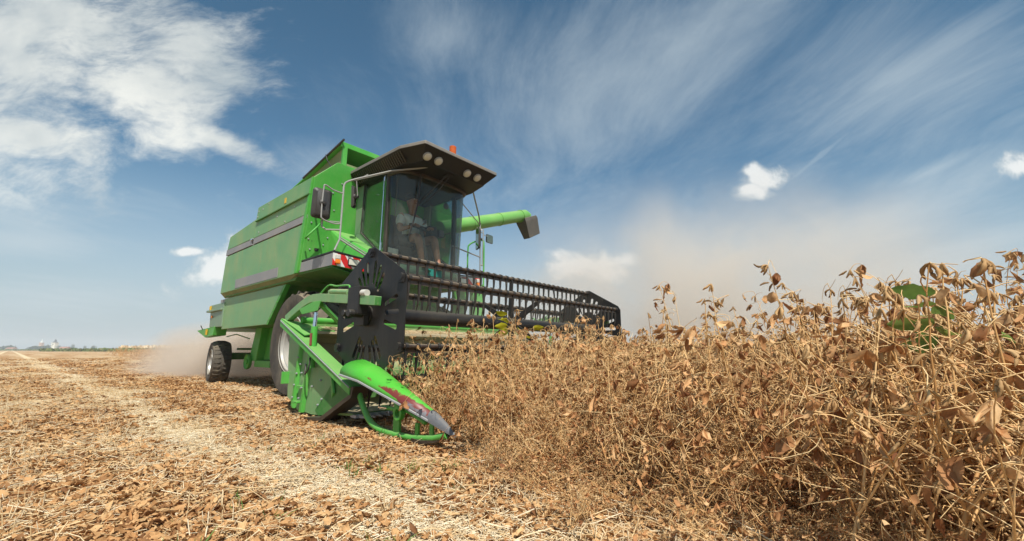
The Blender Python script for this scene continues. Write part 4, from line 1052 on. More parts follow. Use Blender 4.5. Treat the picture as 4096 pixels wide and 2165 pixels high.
for k in range(6):
    a = math.radians(90+60*k); x, z = RC[0]+RR*math.cos(a), RC[1]+RR*math.sin(a)
    b.tube([(x, PY0-0.035, z), (x, PY0+0.02, z)], 0.033, 12); b.box(x-0.03, x+0.03, PY0-0.03, PY0-0.006, z-0.05, z+0.02)
    b.tube([(x, PY1+0.035, z), (x, PY1-0.02, z)], 0.033, 12)
build_each(b, 'bar_bearing', M_black, reel)
for k in range(6):      # plate ribs pressed towards the hub
    pass
NT_ = 34
def tine_mesh():
    b = MB().tube([(0, -0.016, 0), (0, 0.016, 0)], 0.031, 10)
    b.loft([[(0.010, -0.013, -0.02), (0.010, 0.013, -0.02), (-0.014, 0.013, -0.02), (-0.014, -0.013, -0.02)],
            [(0.004, -0.010, -0.13), (0.004, 0.010, -0.13), (-0.012, 0.010, -0.13), (-0.012, -0.010, -0.13)],
            [(-0.010, -0.007, -0.22), (-0.010, 0.007, -0.22), (-0.020, 0.007, -0.22), (-0.020, -0.007, -0.22)],
            [(-0.034, -0.003, -0.285), (-0.034, 0.003, -0.285), (-0.038, 0.003, -0.285), (-0.038, -0.003, -0.285)]])
    return b
tb = tine_mesh()
proto_t = None; rest = MB(); ntine = 0
for ki, k in enumerate([0, 5, 1, 4, 2, 3]):           # front and top bars first: the ones seen largest
    a = math.radians(90+60*k); x, z = RC[0]+RR*math.cos(a), RC[1]+RR*math.sin(a)
    b = MB().tube([(x, PY0, z), (x, PY1, z)], 0.022, 12)
    b.box(x-0.012, x-0.004, PY0+0.03, PY1-0.03, z-0.055, z-0.018)
    b.build('reel_bar', M_batsteel, reel, smooth=True)
    for i in range(NT_):
        y = PY0+0.06+i*(PY1-PY0-0.12)/(NT_-1)
        jit = rnd.uniform(-3, 3) if rnd.random() < 0.9 else rnd.uniform(-16, 16)
        if ntine < 99:
            if proto_t is None:
                proto_t = tb.build('tine', M_plastic, reel); o = proto_t
            else:
                o = proto_t.copy(); link(o, reel)
            o.location = (x, y, z); o.rotation_euler = (math.radians(jit*0.5), math.radians(jit), 0)
        else:
            rest.add([(x+q[0], y+q[1], z+q[2]) for q in tb.v], tb.f)
        ntine += 1
tag(rest.build('tine', M_plastic, reel), kind='stuff')
# ------------------------------------------------------------------ ground
def hgt(x, y):
    r = math.hypot(x, y)
    k = max(0.0, 1.0 - r/45.0)
    return k*(0.014*math.sin(1.9*x+0.7*y)*math.cos(1.3*y-0.4*x) + 0.010*math.sin(4.3*x-2.2*y+1.0) + 0.006*math.sin(9.1*x+7.3*y))
vs = [(0, 0, hgt(0, 0))]; fs = []
NA = 220; rad = [0.25]
while rad[-1] < 9000: rad.append(rad[-1]*1.06 + 0.01)
for r in rad:
    for k in range(NA):
        t = 2*math.pi*k/NA; x, y = r*math.sin(t), r*math.cos(t)
        vs.append((x, y, hgt(x, y)))
for k in range(NA): fs.append((0, 1+(k+1) % NA, 1+k))
for i in range(len(rad)-1):
    for k in range(NA):
        fs.append((1+i*NA+k, 1+i*NA+(k+1) % NA, 1+(i+1)*NA+(k+1) % NA, 1+(i+1)*NA+k))
b = MB(); b.v = vs; b.f = fs
tag(b.build('ground', M_ground, smooth=True), 'harvested field of straw and fallen leaves running flat to the horizon', 'ground', kind='structure')
# ------------------------------------------------------------------ dry plants and litter (numpy geometry)
R = np.random.default_rng(11)
class NB:
    """collects quads/tris as numpy blocks with a per-element tint"""
    def __init__(s): s.V = []; s.F = []; s.T = []; s.k = 0
    def add(s, V, F, tint):
        V = np.asarray(V, float); s.V.append(V); s.F.append(np.asarray(F, int) + s.k); s.T.append(np.full(len(V), tint)); s.k += len(V)
    def merge(s, other, M=None, loc=(0, 0, 0), dt=0.0):
        for V, F, T in zip(other.V, other.F, other.T): pass
        V = np.vstack(other.V)
        if M is not None: V = V @ M.T
        s.V.append(V + np.asarray(loc)); s.F += [f + s.k for f in other.F]; s.T.append(np.clip(np.hstack(other.T) + dt, 0, 1)); s.k += len(V)
    def mesh(s, name, m_, smooth=True):
        me = bpy.data.meshes.new(name)
        V = np.vstack(s.V); F = np.vstack(s.F)
        me.vertices.add(len(V)); me.vertices.foreach_set('co', V.astype(np.float32).ravel())
        nf = len(F); me.loops.add(nf*4); me.loops.foreach_set('vertex_index', F.astype(np.int32).ravel())
        me.polygons.add(nf); me.polygons.foreach_set('loop_start', np.arange(nf, dtype=np.int32)*4)
        try: me.polygons.foreach_set('loop_total', np.full(nf, 4, np.int32))
        except Exception: pass
        me.update(calc_edges=True)
        if smooth: me.polygons.foreach_set('use_smooth', np.ones(nf, bool))
        at = me.attributes.new('tint', 'FLOAT', 'POINT'); at.data.foreach_set('value', np.hstack(s.T).astype(np.float32))
        me.materials.append(m_)
        return me
def ntube(nb, P, r, tint, n=5):
    P = np.asarray(P, float); m = len(P)
    r = np.asarray(r if np.ndim(r) else [r]*m, float)
    d = np.gradient(P, axis=0); d /= np.linalg.norm(d, axis=1)[:, None] + 1e-9
    up = np.array([0.31, 0.17, 0.93]); a = np.cross(d, up); la = np.linalg.norm(a, axis=1)
    a[la < 1e-3] = (1, 0, 0); a /= np.linalg.norm(a, axis=1)[:, None]; b = np.cross(a, d)
    t = np.linspace(0, 2*np.pi, n, endpoint=False)
    V = P[:, None, :] + (a[:, None, :]*np.cos(t)[None, :, None] + b[:, None, :]*np.sin(t)[None, :, None])*r[:, None, None]
    V = V.reshape(-1, 3)
    i, k = np.meshgrid(np.arange(m-1), np.arange(n), indexing='ij'); i = i.ravel(); k = k.ravel()
    F = np.stack([i*n+k, i*n+(k+1) % n, (i+1)*n+(k+1) % n, (i+1)*n+k], 1)
    nb.add(V, F, tint)
def nleaf(nb, base, d, L, Wd, tint, curl=1.2, fold=0.8, crinkle=0.25, nu=6, nv=4, up=None, rng=None):
    """a dried leaf: drawn out along d, folded on its midrib, curled and crinkled"""
    rng = rng or R
    d = np.asarray(d, float); d /= np.linalg.norm(d)
    if up is None: up = rng.normal(size=3)
    s = np.cross(d, up); s /= np.linalg.norm(s) + 1e-9; nrm = np.cross(s, d)
    uu = np.linspace(0, 1, nu); vv = np.linspace(-1, 1, nv+1)
    ph = rng.uniform(0, 6.28, 4); tw = rng.normal()*0.8
    V = np.zeros((nu, nv+1, 3))
    roll = rng.uniform(-0.6, 1.4)*curl
    for i, u_ in enumerate(uu):
        wdt = Wd*0.5*(math.sin(math.pi*(0.04+0.95*u_**0.85))**0.8) + 0.0006
        along = L*u_*math.cos(curl*u_*0.5); out = L*u_*math.sin(curl*u_*0.5)
        f_ = fold*(0.7+0.4*math.sin(u_*3+ph[0]))
        ct, st = math.cos(tw*u_), math.sin(tw*u_)
        for j, v_ in enumerate(vv):
            av = abs(v_)
            rip = crinkle*wdt*(0.45*math.sin(9*u_+4.0*v_+ph[1]) + 0.30*math.sin(17*u_-7*v_+ph[2]) + 0.25*math.sin(5*u_+9*v_+ph[3]))*(0.35+0.65*av)
            z = wdt*av*math.sin(f_) + rip
            x = wdt*v_*math.cos(f_*0.9)*(1+0.12*math.sin(14*u_+ph[3]))
            al = along + 0.12*wdt*math.sin(11*u_+5*v_+ph[0])
            V[i, j] = np.asarray(base) + d*al + nrm*(out + z*ct - x*st*0.6) + s*(x*ct + z*st)
    n = nv+1
    i, k = np.meshgrid(np.arange(nu-1), np.arange(nv), indexing='ij'); i = i.ravel(); k = k.ravel()
    nb.add(V.reshape(-1, 3), np.stack([i*n+k, i*n+k+1, (i+1)*n+k+1, (i+1)*n+k], 1), tint)
def npod(nb, base, d, L, tint, rng, n=5, rings=8):
    d = np.asarray(d, float); d /= np.linalg.norm(d)
    c = np.cross(d, rng.normal(size=3)); c /= np.linalg.norm(c)
    t = np.linspace(0, 1, rings); bend = rng.uniform(0.05, 0.28)
    P = np.asarray(base) + d[None]*t[:, None]*L + c[None]*(np.sin(t*math.pi)*bend*L)[:, None]
    r = 0.0050*(L/0.045)**0.5*np.sin(np.clip(t*0.96+0.04, 0, 1)*math.pi)**0.55*(1+0.22*np.cos(t*6*math.pi+math.pi))
    r[0] = 0.0012; r[-1] = 0.0006
    ntube(nb, P, r, tint, n)
def bez(p, q, sag, n, rng, jit=0.0):
    p = np.asarray(p, float); q = np.asarray(q, float); t = np.linspace(0, 1, n)[:, None]
    m = (p+q)/2 + sag
    P = (1-t)**2*p + 2*t*(1-t)*m + t*t*q
    if jit: P[1:-1] += rng.normal(size=(n-2, 3))*jit
    return P
def soy_plant(seed, H=0.85, lean=0.25, detail=1.0, leafy=1.0, green=False, slim=False, lsz=1.0):
    rng = np.random.default_rng(seed)
    st, pd, lf = NB(), NB(), NB()
    az = rng.uniform(0, 6.28)
    def branch(p0, d0, L, r0, depth, nseg):
        P = [np.asarray(p0, float)]; d = np.asarray(d0, float)/np.linalg.norm(d0)
        for i in range(nseg):
            d = d + rng.normal(size=3)*(0.085 if depth else 0.06) + np.array([0, 0, 0.035 if depth else 0.01])
            d /= np.linalg.norm(d); P.append(P[-1] + d*L/nseg)
        P = np.array(P)
        ntube(st, P, np.linspace(r0, r0*0.35, len(P)), rng.uniform(0.15, 0.75), 6 if detail > .6 else 4)
        return P
    ld = np.array([math.cos(az)*lean, math.sin(az)*lean, 1.0])
    main = branch((0, 0, -0.02), ld, H, 0.0052, 0, 13)
    brs = [main]
    for k in range(rng.integers(4, 7)):
        i = rng.integers(1, 7); a = rng.uniform(0, 6.28); sp = rng.uniform(0.45, 1.0)
        brs.append(branch(main[i], (math.cos(a)*sp+ld[0]*.5, math.sin(a)*sp+ld[1]*.5, 1.0), H*rng.uniform(0.45, 0.78), 0.0036, 1, 8))
    for bi, P in enumerate(brs):
        m = len(P)
        for i in range(1 if bi else 2, m):
            # pods at the node
            for _ in range(rng.integers(1, 4) if rng.random() < (0.40 if detail > .6 else .36) else 0):
                a = rng.uniform(0, 6.28); dd = np.array([math.cos(a)*0.6, math.sin(a)*0.6, rng.uniform(-1.3, -0.1)])
                off = np.array([math.cos(a), math.sin(a), -0.3])*rng.uniform(0.004, 0.014)
                npod(pd, P[i]+off, dd, rng.uniform(0.034, 0.048), rng.uniform(0.1, 0.9), rng, 5 if detail > .6 else 4, 8 if detail > .6 else 5)
            if i == m-1:
                for _ in range(rng.integers(2, 5)):
                    npod(pd, P[i], np.array([rng.normal()*0.35, rng.normal()*0.35, -1.0]), rng.uniform(0.034, 0.048), rng.uniform(0.1, 0.9), rng)
            # bare leaf stalks
            if (i < m-2 or not slim) and rng.random() < 0.60*detail+0.20:
                a = rng.uniform(0, 6.28); L = rng.uniform(0.12, 0.30) * (0.45 if i > m-4 else 1.0)
                q = P[i] + np.array([math.cos(a), math.sin(a), rng.uniform(-0.7, 0.6)])*L*0.75
                sg_ = rng.normal(size=3)*0.03 + np.array([0, 0, 0.04])
                Q = bez(P[i], q, sg_, 6, rng, 0.002)
                ntube(st, Q, np.linspace(0.0018, 0.0010, 6), rng.uniform(0.45, 1.0), 3)
                if rng.random() < 0.6:
                    a2 = rng.uniform(0, 6.28); q2 = P[i] + np.array([math.cos(a2), math.sin(a2), rng.uniform(-0.6, 0.7)])*L*0.7
                    ntube(st, bez(P[i], q2, rng.normal(size=3)*0.03, 6, rng, 0.002), np.linspace(0.0017, 0.0009, 6), rng.uniform(0.5, 1.0), 3)
                if rng.random() < 0.60*leafy:
                    for _ in range(rng.integers(1, 4)):
                        dd = np.array([rng.normal()*0.35, rng.normal()*0.35, -1.0])
                        nleaf(lf, Q[-1], dd, lsz*rng.uniform(0.04, 0.085)*(0.7 if i > m-4 else 1.0), lsz*rng.uniform(0.018, 0.042), rng.uniform(0.0, 1.0), rng.uniform(0.3, 2.2), rng.uniform(0.9, 1.5), 0.7, 6 if detail > .6 else 4, 4 if detail > .6 else 2, rng=rng)
            elif (i < m-2 or not slim) and rng.random() < 0.38*leafy:
                dd = np.array([rng.normal()*0.7, rng.normal()*0.7, -0.8])
                nleaf(lf, P[i], dd, rng.uniform(0.04, 0.085), rng.uniform(0.02, 0.045), rng.uniform(0.0, 0.9), rng.uniform(0.5, 2.2), rng.uniform(0.8, 1.5), 0.6, 6 if detail > .6 else 4, 4 if detail > .6 else 2, rng=rng)
    if green:
        for _ in range(9):
            i = rng.integers(12, 14); a = rng.uniform(0, 6.28)
            q = main[i] + np.array([math.cos(a)*0.11, math.sin(a)*0.11, rng.uniform(.04, .17)])
            ntube(st, bez(main[i], q, np.array([0, 0, .02]), 5, rng), 0.001, 0.9, 3)
            nleaf(lf, q, (math.cos(a), math.sin(a), rng.uniform(-.6, .2)), rng.uniform(0.07, 0.10), rng.uniform(0.05, 0.07), rng.uniform(0.3, 0.8), 0.5, 0.35, 0.2, 7, 4, up=np.array([rng.normal()*.7, -0.6+rng.normal()*.6, .6]), rng=rng)
    return st, pd, lf

def plant_meshes(st, pd, lf):
    nb = NB(); nb.V = pd.V + lf.V; nb.T = pd.T + lf.T
    k1 = sum(len(v_) for v_ in pd.V); nb.F = pd.F + [f + k1 for f in lf.F]
    me = nb.mesh('foliage', M_pod); me.materials.append(M_leaf)
    mi = np.ones(sum(len(f) for f in nb.F), np.int32); mi[:sum(len(f) for f in pd.F)] = 0
    me.polygons.foreach_set('material_index', mi)
    return st.mesh('stem', M_stem), me
# field layout: uncut crop stands ahead of the knife and beyond the far divider
def in_crop(X, Y):
    ahead = (X > 3.02) & (Y > -0.38 - 0.12*np.clip((X-4.3)/0.4, 0, 1) - 0.30*np.clip((X-5.0)/1.6, 0, 1)) & (Y < 3.75)
    side = (Y >= 3.75)
    return ahead | side
cell = 0.225
pts = []
gx = np.arange(-14, 16, cell); gy = np.arange(-0.75, 22, cell*0.9)
Xg, Yg = np.meshgrid(gx, gy); Xg = Xg.ravel(); Yg = Yg.ravel()
Xg = Xg + R.uniform(-.5, .5, len(Xg))*cell; Yg = Yg + R.uniform(-.5, .5, len(Yg))*cell
ok = in_crop(Xg, Yg)
Xg, Yg = Xg[ok], Yg[ok]
Wx = MO.x + HX.x*Xg + HY.x*Yg; Wy = MO.y + HX.y*Xg + HY.y*Yg
Dist = np.hypot(Wx, Wy)
keep = (Dist > 1.25) & ((Dist < 9) | (R.random(len(Dist)) < 0.55)) & ((Wy > -1.5)) & (Dist < 26)
Xg, Yg, Wx, Wy, Dist = [q[keep] for q in (Xg, Yg, Wx, Wy, Dist)]
inview = (Wy > 0.3) & (np.abs(Wx/np.maximum(Wy, .1)) < 1.45)
order = np.argsort(Dist + np.where(inview, 0, 100))
NEAR = order[:276]; REST = order[276:]

protos = []
for k in range(14):
    H_ = [0.90, 0.96, 0.82, 1.02, 0.88, 0.96][k % 6]
    st, pd, lf = soy_plant(100+k, H_, [0.12, 0.3, 0.5, 0.2, 0.75][k % 5], 1.0, 1.0, lsz=1.18)
    protos.append(plant_meshes(st, pd, lf))
def soy_labels(): return ''
GRP = 'dry bean plants of the uncut crop'
LAB = 'dry bean plant standing inside the crop just behind the cut edge'
nthing = [0]
def tilt_euler(lx, ly, rz):
    L_ = Vector((lx, ly, 0)); a = L_.length
    if a < 1e-5: return (0, 0, rz)
    ax = Vector((0, 0, 1)).cross(L_).normalized()
    return tuple((Matrix.Rotation(a, 3, ax) @ Matrix.Rotation(rz, 3, 'Z')).to_euler())
def place_plant(me3, x, y, rz, sc, tilt=(0, 0), label=LAB, group=GRP, names=('stem', 'foliage')):
    e = empty('bean_plant', (x, y, hgt(x, y)), 0, 0.1)
    e.rotation_euler = tilt_euler(tilt[0], tilt[1], rz); e.scale = (sc, sc, sc)
    tag(e, label, 'plant', group)
    for nm, me in zip(names, me3):
        o = bpy.data.objects.new(nm, me); o.parent = e; COL.objects.link(o)
    nthing[0] += 1
    return e
edge_ids = [i for i in NEAR if Yg[i] < -0.02]
edge_ids.sort(key=lambda i: Xg[i])
ords = {i: k for k, i in enumerate(edge_ids)}
def nth(k):
    k += 1
    return '%d%s' % (k, 'th' if 10 <= k % 100 <= 20 else {1: 'st', 2: 'nd', 3: 'rd'}.get(k % 10, 'th'))
for i in NEAR:
    p_ = protos[int(R.integers(len(protos)))]
    edge = Yg[i] < 0.12
    sc = float(R.uniform(0.76, 1.04)) * (1.12 if R.random() < 0.12 else 1.0) * (1.0 + 0.10*min(1.0, max(0.0, (Xg[i]-5.2)/1.2)) + 0.12*min(1.0, max(0.0, (Xg[i]-6.4)/0.6)) + (0.12 if Xg[i] < 4.4 and Yg[i] > 1.0 else 0.0) - (0.09 if 4.6 < Xg[i] < 6.1 else 0.0))
    rz = float(R.uniform(0, 6.28))
    k_ = min(1.0, max(0.0, (Xg[i]-4.2)/2.0))
    tx, ty = R.normal(0, 0.13, 2)
    tx += 0.10 + 0.24*k_                      # the stand leans to the right, more so at the near end
    if edge:
        ln = float(R.uniform(-0.08, 0.26)); tx += -HY.x*ln; ty += -HY.y*ln
    lab = LAB if i not in ords else 'dry bean plant %s along the cut edge, counted from the harvester' % nth(ords[i])
    place_plant(p_, Wx[i], Wy[i], rz, sc, (float(tx), float(ty)), lab)

# ---- instancing of countless small stuff
def scatter(name, P, rot, scl, idx, meshes, label, cat, mat_slot=None):
    coll = bpy.data.collections.new(name + '_sources')
    for i, me in enumerate(meshes):
        o = bpy.data.objects.new('%s_%02d' % (name, i), me); coll.objects.link(o)
    me = bpy.data.meshes.new(name); me.vertices.add(len(P)); me.vertices.foreach_set('co', np.asarray(P, np.float32).ravel())
    a = me.attributes.new('rot', 'FLOAT_VECTOR', 'POINT'); a.data.foreach_set('vector', np.asarray(rot, np.float32).ravel())
    a = me.attributes.new('scl', 'FLOAT', 'POINT'); a.data.foreach_set('value', np.asarray(scl, np.float32))
    a = me.attributes.new('idx', 'INT', 'POINT'); a.data.foreach_set('value', np.asarray(idx, np.int32))
    o = bpy.data.objects.new(name, me); COL.objects.link(o)
    g = bpy.data.node_groups.new(name, 'GeometryNodeTree')
    g.interface.new_socket('Geometry', in_out='INPUT', socket_type='NodeSocketGeometry')
    g.interface.new_socket('Geometry', in_out='OUTPUT', socket_type='NodeSocketGeometry')
    gi = g.nodes.new('NodeGroupInput'); go = g.nodes.new('NodeGroupOutput')
    ci = g.nodes.new('GeometryNodeCollectionInfo'); ci.inputs['Collection'].default_value = coll
    ci.inputs['Separate Children'].default_value = True; ci.inputs['Reset Children'].default_value = True
    ip = g.nodes.new('GeometryNodeInstanceOnPoints'); ip.inputs['Pick Instance'].default_value = True
    def na(n_, t_):
        nd = g.nodes.new('GeometryNodeInputNamedAttribute'); nd.data_type = t_; nd.inputs['Name'].default_value = n_
        return nd.outputs['Attribute']
    L = g.links.new
    L(gi.outputs[0], ip.inputs['Points']); L(ci.outputs[0], ip.inputs['Instance'])
    L(na('idx', 'INT'), ip.inputs['Instance Index']); L(na('rot', 'FLOAT_VECTOR'), ip.inputs['Rotation']); L(na('scl', 'FLOAT'), ip.inputs['Scale'])
    L(ip.outputs[0], go.inputs[0])
    md = o.modifiers.new('scatter', 'NODES'); md.node_group = g
    tag(o, label, cat, kind='stuff')
    return o
def joined(seed, H_, lean, detail):
    st, pd, lf = soy_plant(seed, H_, lean, detail, 1.0)
    out = []
    base = st.mesh('s', M_stem)
    # one mesh, three material slots
    V = np.vstack(st.V + pd.V + lf.V)
    k1 = sum(len(v_) for v_ in st.V); k2 = k1 + sum(len(v_) for v_ in pd.V)
    F = np.vstack([np.vstack(st.F), np.vstack(pd.F)+k1, np.vstack(lf.F)+k2])
    nb = NB(); nb.V = [V]; nb.F = [F]; nb.T = st.T + pd.T + lf.T; nb.k = len(V)
    me = nb.mesh('bean_plant', M_stem); me.materials.append(M_pod); me.materials.append(M_leaf)
    f1 = sum(len(f) for f in st.F); f2 = sum(len(f) for f in pd.F)
    mi = np.zeros(len(F), np.int32); mi[f1:f1+f2] = 1; mi[f1+f2:] = 2
    me.polygons.foreach_set('material_index', mi)
    bpy.data.meshes.remove(base)
    return me
lows = [joined(300+k, [0.84, 0.92, 0.80, 0.96][k % 4], [0.15, 0.35, 0.6][k % 3], 0.55) for k in range(10)]
REST = np.array(REST)
P = np.stack([Wx[REST], Wy[REST], np.array([hgt(a, c) for a, c in zip(Wx[REST], Wy[REST])])], 1); n_ = len(P)
# thinner cover out to the horizon
fx = R.uniform(-60, 30, 9000); fy = R.uniform(4.2, 110, 9000)
fX = MO.x + HX.x*fx + HY.x*fy; fY = MO.y + HX.y*fx + HY.y*fy; dd_ = np.hypot(fX, fY)
kk = (dd_ > 20) & (dd_ < 110) & (fY > 2) & (np.abs(fX/fY) < 1.6)
P2 = np.stack([fX[kk], fY[kk], np.zeros(kk.sum())], 1)
P = np.vstack([P, P2]); n = len(P)
rot = np.array([tilt_euler(R.normal(.14, .13), R.normal(0, .12), R.uniform(0, 6.28)) for _ in range(n)])
scl = R.uniform(0.86, 1.10, n); scl[n_:] *= 1.08
scatter('bean_crop', P, rot, scl, R.integers(0, 10, n), lows, 'mass of dry uncut bean crop stretching away behind the front plants', 'crop')
print('plants', nthing[0], 'rest', n)

# ---- taller plants that stand out against the sky (machine X, Y, height, tilt, colour)
tall = [(1.10, 1.28, 1.01, 0.14, 'tallest dry bean stalk, rising bent to the right against the sky'),
        (1.00, 1.38, 0.96, 0.16, 'dark podded stalk arching up just left of the tallest one'),
        (1.48, 1.36, 1.0, 0.08, 'stalk hung with pods beside the green leaves, right of the tallest one'),
        (1.72, 1.45, 0.95, 0.05, 'last tall stalk at the right border with twisted brown leaves'),
        (1.42, 1.95, 1.00, 0.06, 'slim stalk with grey pods, first tall one left of the green leaves'),
        (1.52, 2.25, 0.99, 0.08, 'thin tall stalk above the crop near the dust cloud'),
        (1.45, 2.75, 1.01, 0.05, 'tall thin stalk with a few pods below the small bright cloud'),
        (0.84, 2.75, 1.03, 0.02, 'tall stalk with one crumpled leaf cluster right of the reel'),
        (0.52, 2.90, 0.97, 0.06, 'thin stalk standing before the far end of the reel'),
        (1.85, 2.30, 1.05, 0.06, 'tall stalk behind the green leafed plant'),
        (1.20, 3.10, 1.04, 0.00, 'lone stalk with small pods in front of the densest dust'),
        (-0.62, 3.95, 1.02, -0.02, 'thin stalk standing before the dark reel tube'),
        (-0.30, 3.60, 1.02, 0.02, 'second thin stalk before the dark reel tube')]
"""tall plants use their own slim prototypes"""
tp = []
for k in range(4):
    st, pd, lf = soy_plant(501+k, 1.0, 0.10, 1.0, 0.45, slim=True)
    tp.append(plant_meshes(st, pd, lf))
for q, (x_, y_, H_, ln, lb) in enumerate(tall):
    place_plant(tp[q % 4], x_, y_, q*1.7, H_, (ln, 0.02), lb, None)
bigp = [plant_meshes(*soy_plant(801+k, 0.92, 0.2, 1.0, 0.9, lsz=1.35)) for k in range(3)]
for q, (x_, y_, H_, ln, lt) in enumerate([(1.06, 0.98, 0.60, 0.10, -0.15), (1.28, 0.92, 0.66, 0.30, -0.1), (1.52, 1.02, 0.72, 0.18, -0.1), (1.40, 1.25, 0.78, 0.22, 0.0), (1.72, 1.18, 0.78, 0.05, 0.0), (1.62, 0.85, 0.66, 0.05, 0.0), (1.22, 1.48, 0.74, 0.30, 0.0), (1.95, 1.25, 0.82, 0.0, 0.0), (1.45, 1.62, 0.86, 0.05, 0), (1.68, 1.70, 0.86, 0.05, 0), (1.92, 1.66, 0.86, 0, 0), (1.30, 1.80, 0.84, 0.05, 0), (2.15, 1.95, 0.90, 0, 0), (1.75, 2.05, 0.88, 0.04, 0), (1.55, 2.0, 0.86, 0.04, 0)]):
    place_plant(bigp[q % 3], x_, y_, q*2.1, H_/0.76, (ln, lt), 'bean plant %s of the nearest clump at the right border, its leaves large and close' % ['lowest', 'first', 'second', 'third', 'fourth', 'fifth', 'sixth', 'seventh', 'eighth', 'ninth', 'tenth', 'eleventh', 'twelfth', 'thirteenth', 'fourteenth'][q], 'nearest bean plants at the right border')
st, pd, lf = soy_plant(777, 0.80, 0.12, 1.0, 0.25, green=True)
# split: green leaves are the last seven elements
gl = NB(); gl.V = lf.V[-9:]; gl.F = lf.F[-9:]; gl.T = lf.T[-9:]
off = sum(len(v_) for v_ in lf.V[:-9]); gl.F = [f - off for f in gl.F]
lf.V = lf.V[:-9]; lf.F = lf.F[:-9]; lf.T = lf.T[:-9]
gm = (*plant_meshes(st, pd, lf), gl.mesh('green_leaves', M_gleaf))
for (x_, y_, rz, s_, lb) in [(1.20, 1.12, 0.4, 1.18, 'bean plant still carrying broad green leaves at the right edge of the view'),
                             (1.00, 1.12, 2.0, 1.16, 'half green bean plant just left of the greenest one')]:
    place_plant(gm, x_, y_, rz, s_, (0.10, 0.0), lb, None, ('stem', 'foliage', 'green_leaves'))
ym = gl.mesh('yellow_leaves', M_yleaf)
place_plant((gm[0], gm[1], ym), -0.02, 4.02, 3.0, 1.36, (0.03, 0.0), 'bean plant with yellowing leaves standing in front of the reel', None, ('stem', 'foliage', 'yellow_leaves'))

# ---- ground litter: tufts of cut straw, fallen leaves
def straw_clump(seed, n, rad_, L0, L1, pale):
    rng = np.random.default_rng(seed); nb = NB()
    for _ in range(n):
        r = rad_*math.sqrt(rng.random()); a = rng.uniform(0, 6.28)
        c = np.array([r*math.cos(a), r*math.sin(a), rng.uniform(0.002, 0.022)])
        h = rng.uniform(0, 6.28); L = rng.uniform(L0, L1); tz = rng.normal()*0.16
        d = np.array([math.cos(h), math.sin(h), tz])*L/2
        P_ = bez(c-d, c+d, rng.normal(size=3)*L*0.10, 4, rng)
        ntube(nb, P_, rng.uniform(0.0008, 0.0024), np.clip(rng.normal(pale, 0.22), 0, 1), 3)
    return nb.mesh('straw', M_straw)
def leaf_clump(seed, n, rad_):
    rng = np.random.default_rng(seed); nb = NB()
    for _ in range(n):
        r = rad_*math.sqrt(rng.random()); a = rng.uniform(0, 6.28); h = rng.uniform(0, 6.28)
        nleaf(nb, (r*math.cos(a), r*math.sin(a), rng.uniform(0.003, 0.022)), (math.cos(h), math.sin(h), rng.normal()*0.10), rng.uniform(0.022, 0.062), rng.uniform(0.015, 0.038),
              np.clip(rng.normal(0.55, 0.27), 0, 1), rng.uniform(-0.9, 0.9), rng.uniform(0.0, 1.2), 0.75, 7, 5, up=np.array([rng.normal()*.3, rng.normal()*.3, 1.0]), rng=rng)
    return nb.mesh('leaf', M_litter)
def mix_clump(seed, ns, nl, rad_):
    a = straw_clump(seed, ns, rad_, 0.03, 0.14, 0.5); c = leaf_clump(seed+1, nl, rad_)
    return a, c
sm = [straw_clump(900+k, 80, 0.20, 0.015, 0.11, 0.70) for k in range(6)] + [straw_clump(920+k, 30, 0.20, 0.05, 0.30, 0.55) for k in range(4)] + [straw_clump(960+k, 150, 0.20, 0.008, 0.05, 0.98) for k in range(3)]
lm = [leaf_clump(940+k, 30, 0.20) for k in range(8)]
def bands(X, Y):      # 1 = pale straw, 0 = fallen leaves; rows run along the driving direction
    n_ = np.sin(Y*2.1+0.6*np.sin(X*0.7)+2.0) + 0.7*np.sin(X*1.3+Y*0.9) + 0.6*np.sin(X*0.45-Y*3.1+1.0) + 0.4*np.sin(X*3.1+Y*2.3)
    return 1/(1+np.exp(-2.2*n_))
def litter_points(n, rmin, rmax, zlim=1.6):
    r = np.sqrt(R.uniform(rmin**2, rmax**2, n)); a = R.uniform(-1.18, 1.18, n)
    x = r*np.sin(a); y = r*np.cos(a); dxx = x-MO.x; dyy = y-MO.y
    X = dxx*HX.x + dyy*HX.y; Y = dxx*HY.x + dyy*HY.y
    return x, y, X, Y
SP, SS_, SI, LP_, LS, LI = [], [], [], [], [], []
for n, r0, r1, sc in [(3400, 0.7, 3.6, 1.0), (7000, 3.6, 8.0, 1.0), (9000, 8.0, 20.0, 1.25), (5000, 20.0, 50.0, 1.9)]:
    x, y, X, Y = litter_points(n, r0, r1)
    pale = bands(X, Y); crop = in_crop(X, Y)
    pale = np.maximum(pale*0.75, 1.25*np.exp(-((Y+1.56+0.10*np.sin(X*0.9))/0.20)**2))
    near_machine = np.exp(-((Y+0.55)/0.55)**2)*(X < 4.6)
    pale = np.clip(pale - 0.75*near_machine, 0.08, 1.0)
    pick = R.random(n) < np.where(crop, 0.35, pale*0.72+0.16)
    on_track = (np.abs(Y+1.56+0.10*np.sin(X*0.9)) < 0.20) & ~crop
    pick = pick | (on_track & (R.random(n) < 0.93))
    z = np.array([hgt(a, c) for a, c in zip(x, y)])
    for m_, PP, SSS, II, cnt in ((pick, SP, SS_, SI, 10), (~pick, LP_, LS, LI, 8)):
        PP.append(np.stack([x[m_], y[m_], z[m_]], 1)); SSS.append(R.uniform(0.8, 1.25, m_.sum())*sc); II.append(np.where((cnt == 10) & on_track[m_] & (R.random(m_.sum()) < 0.75), 10 + R.integers(0, 3, m_.sum()), R.integers(0, cnt, m_.sum())))
def rots(n): return np.stack([R.normal(0, .05, n), R.normal(0, .05, n), R.uniform(0, 6.28, n)], 1)
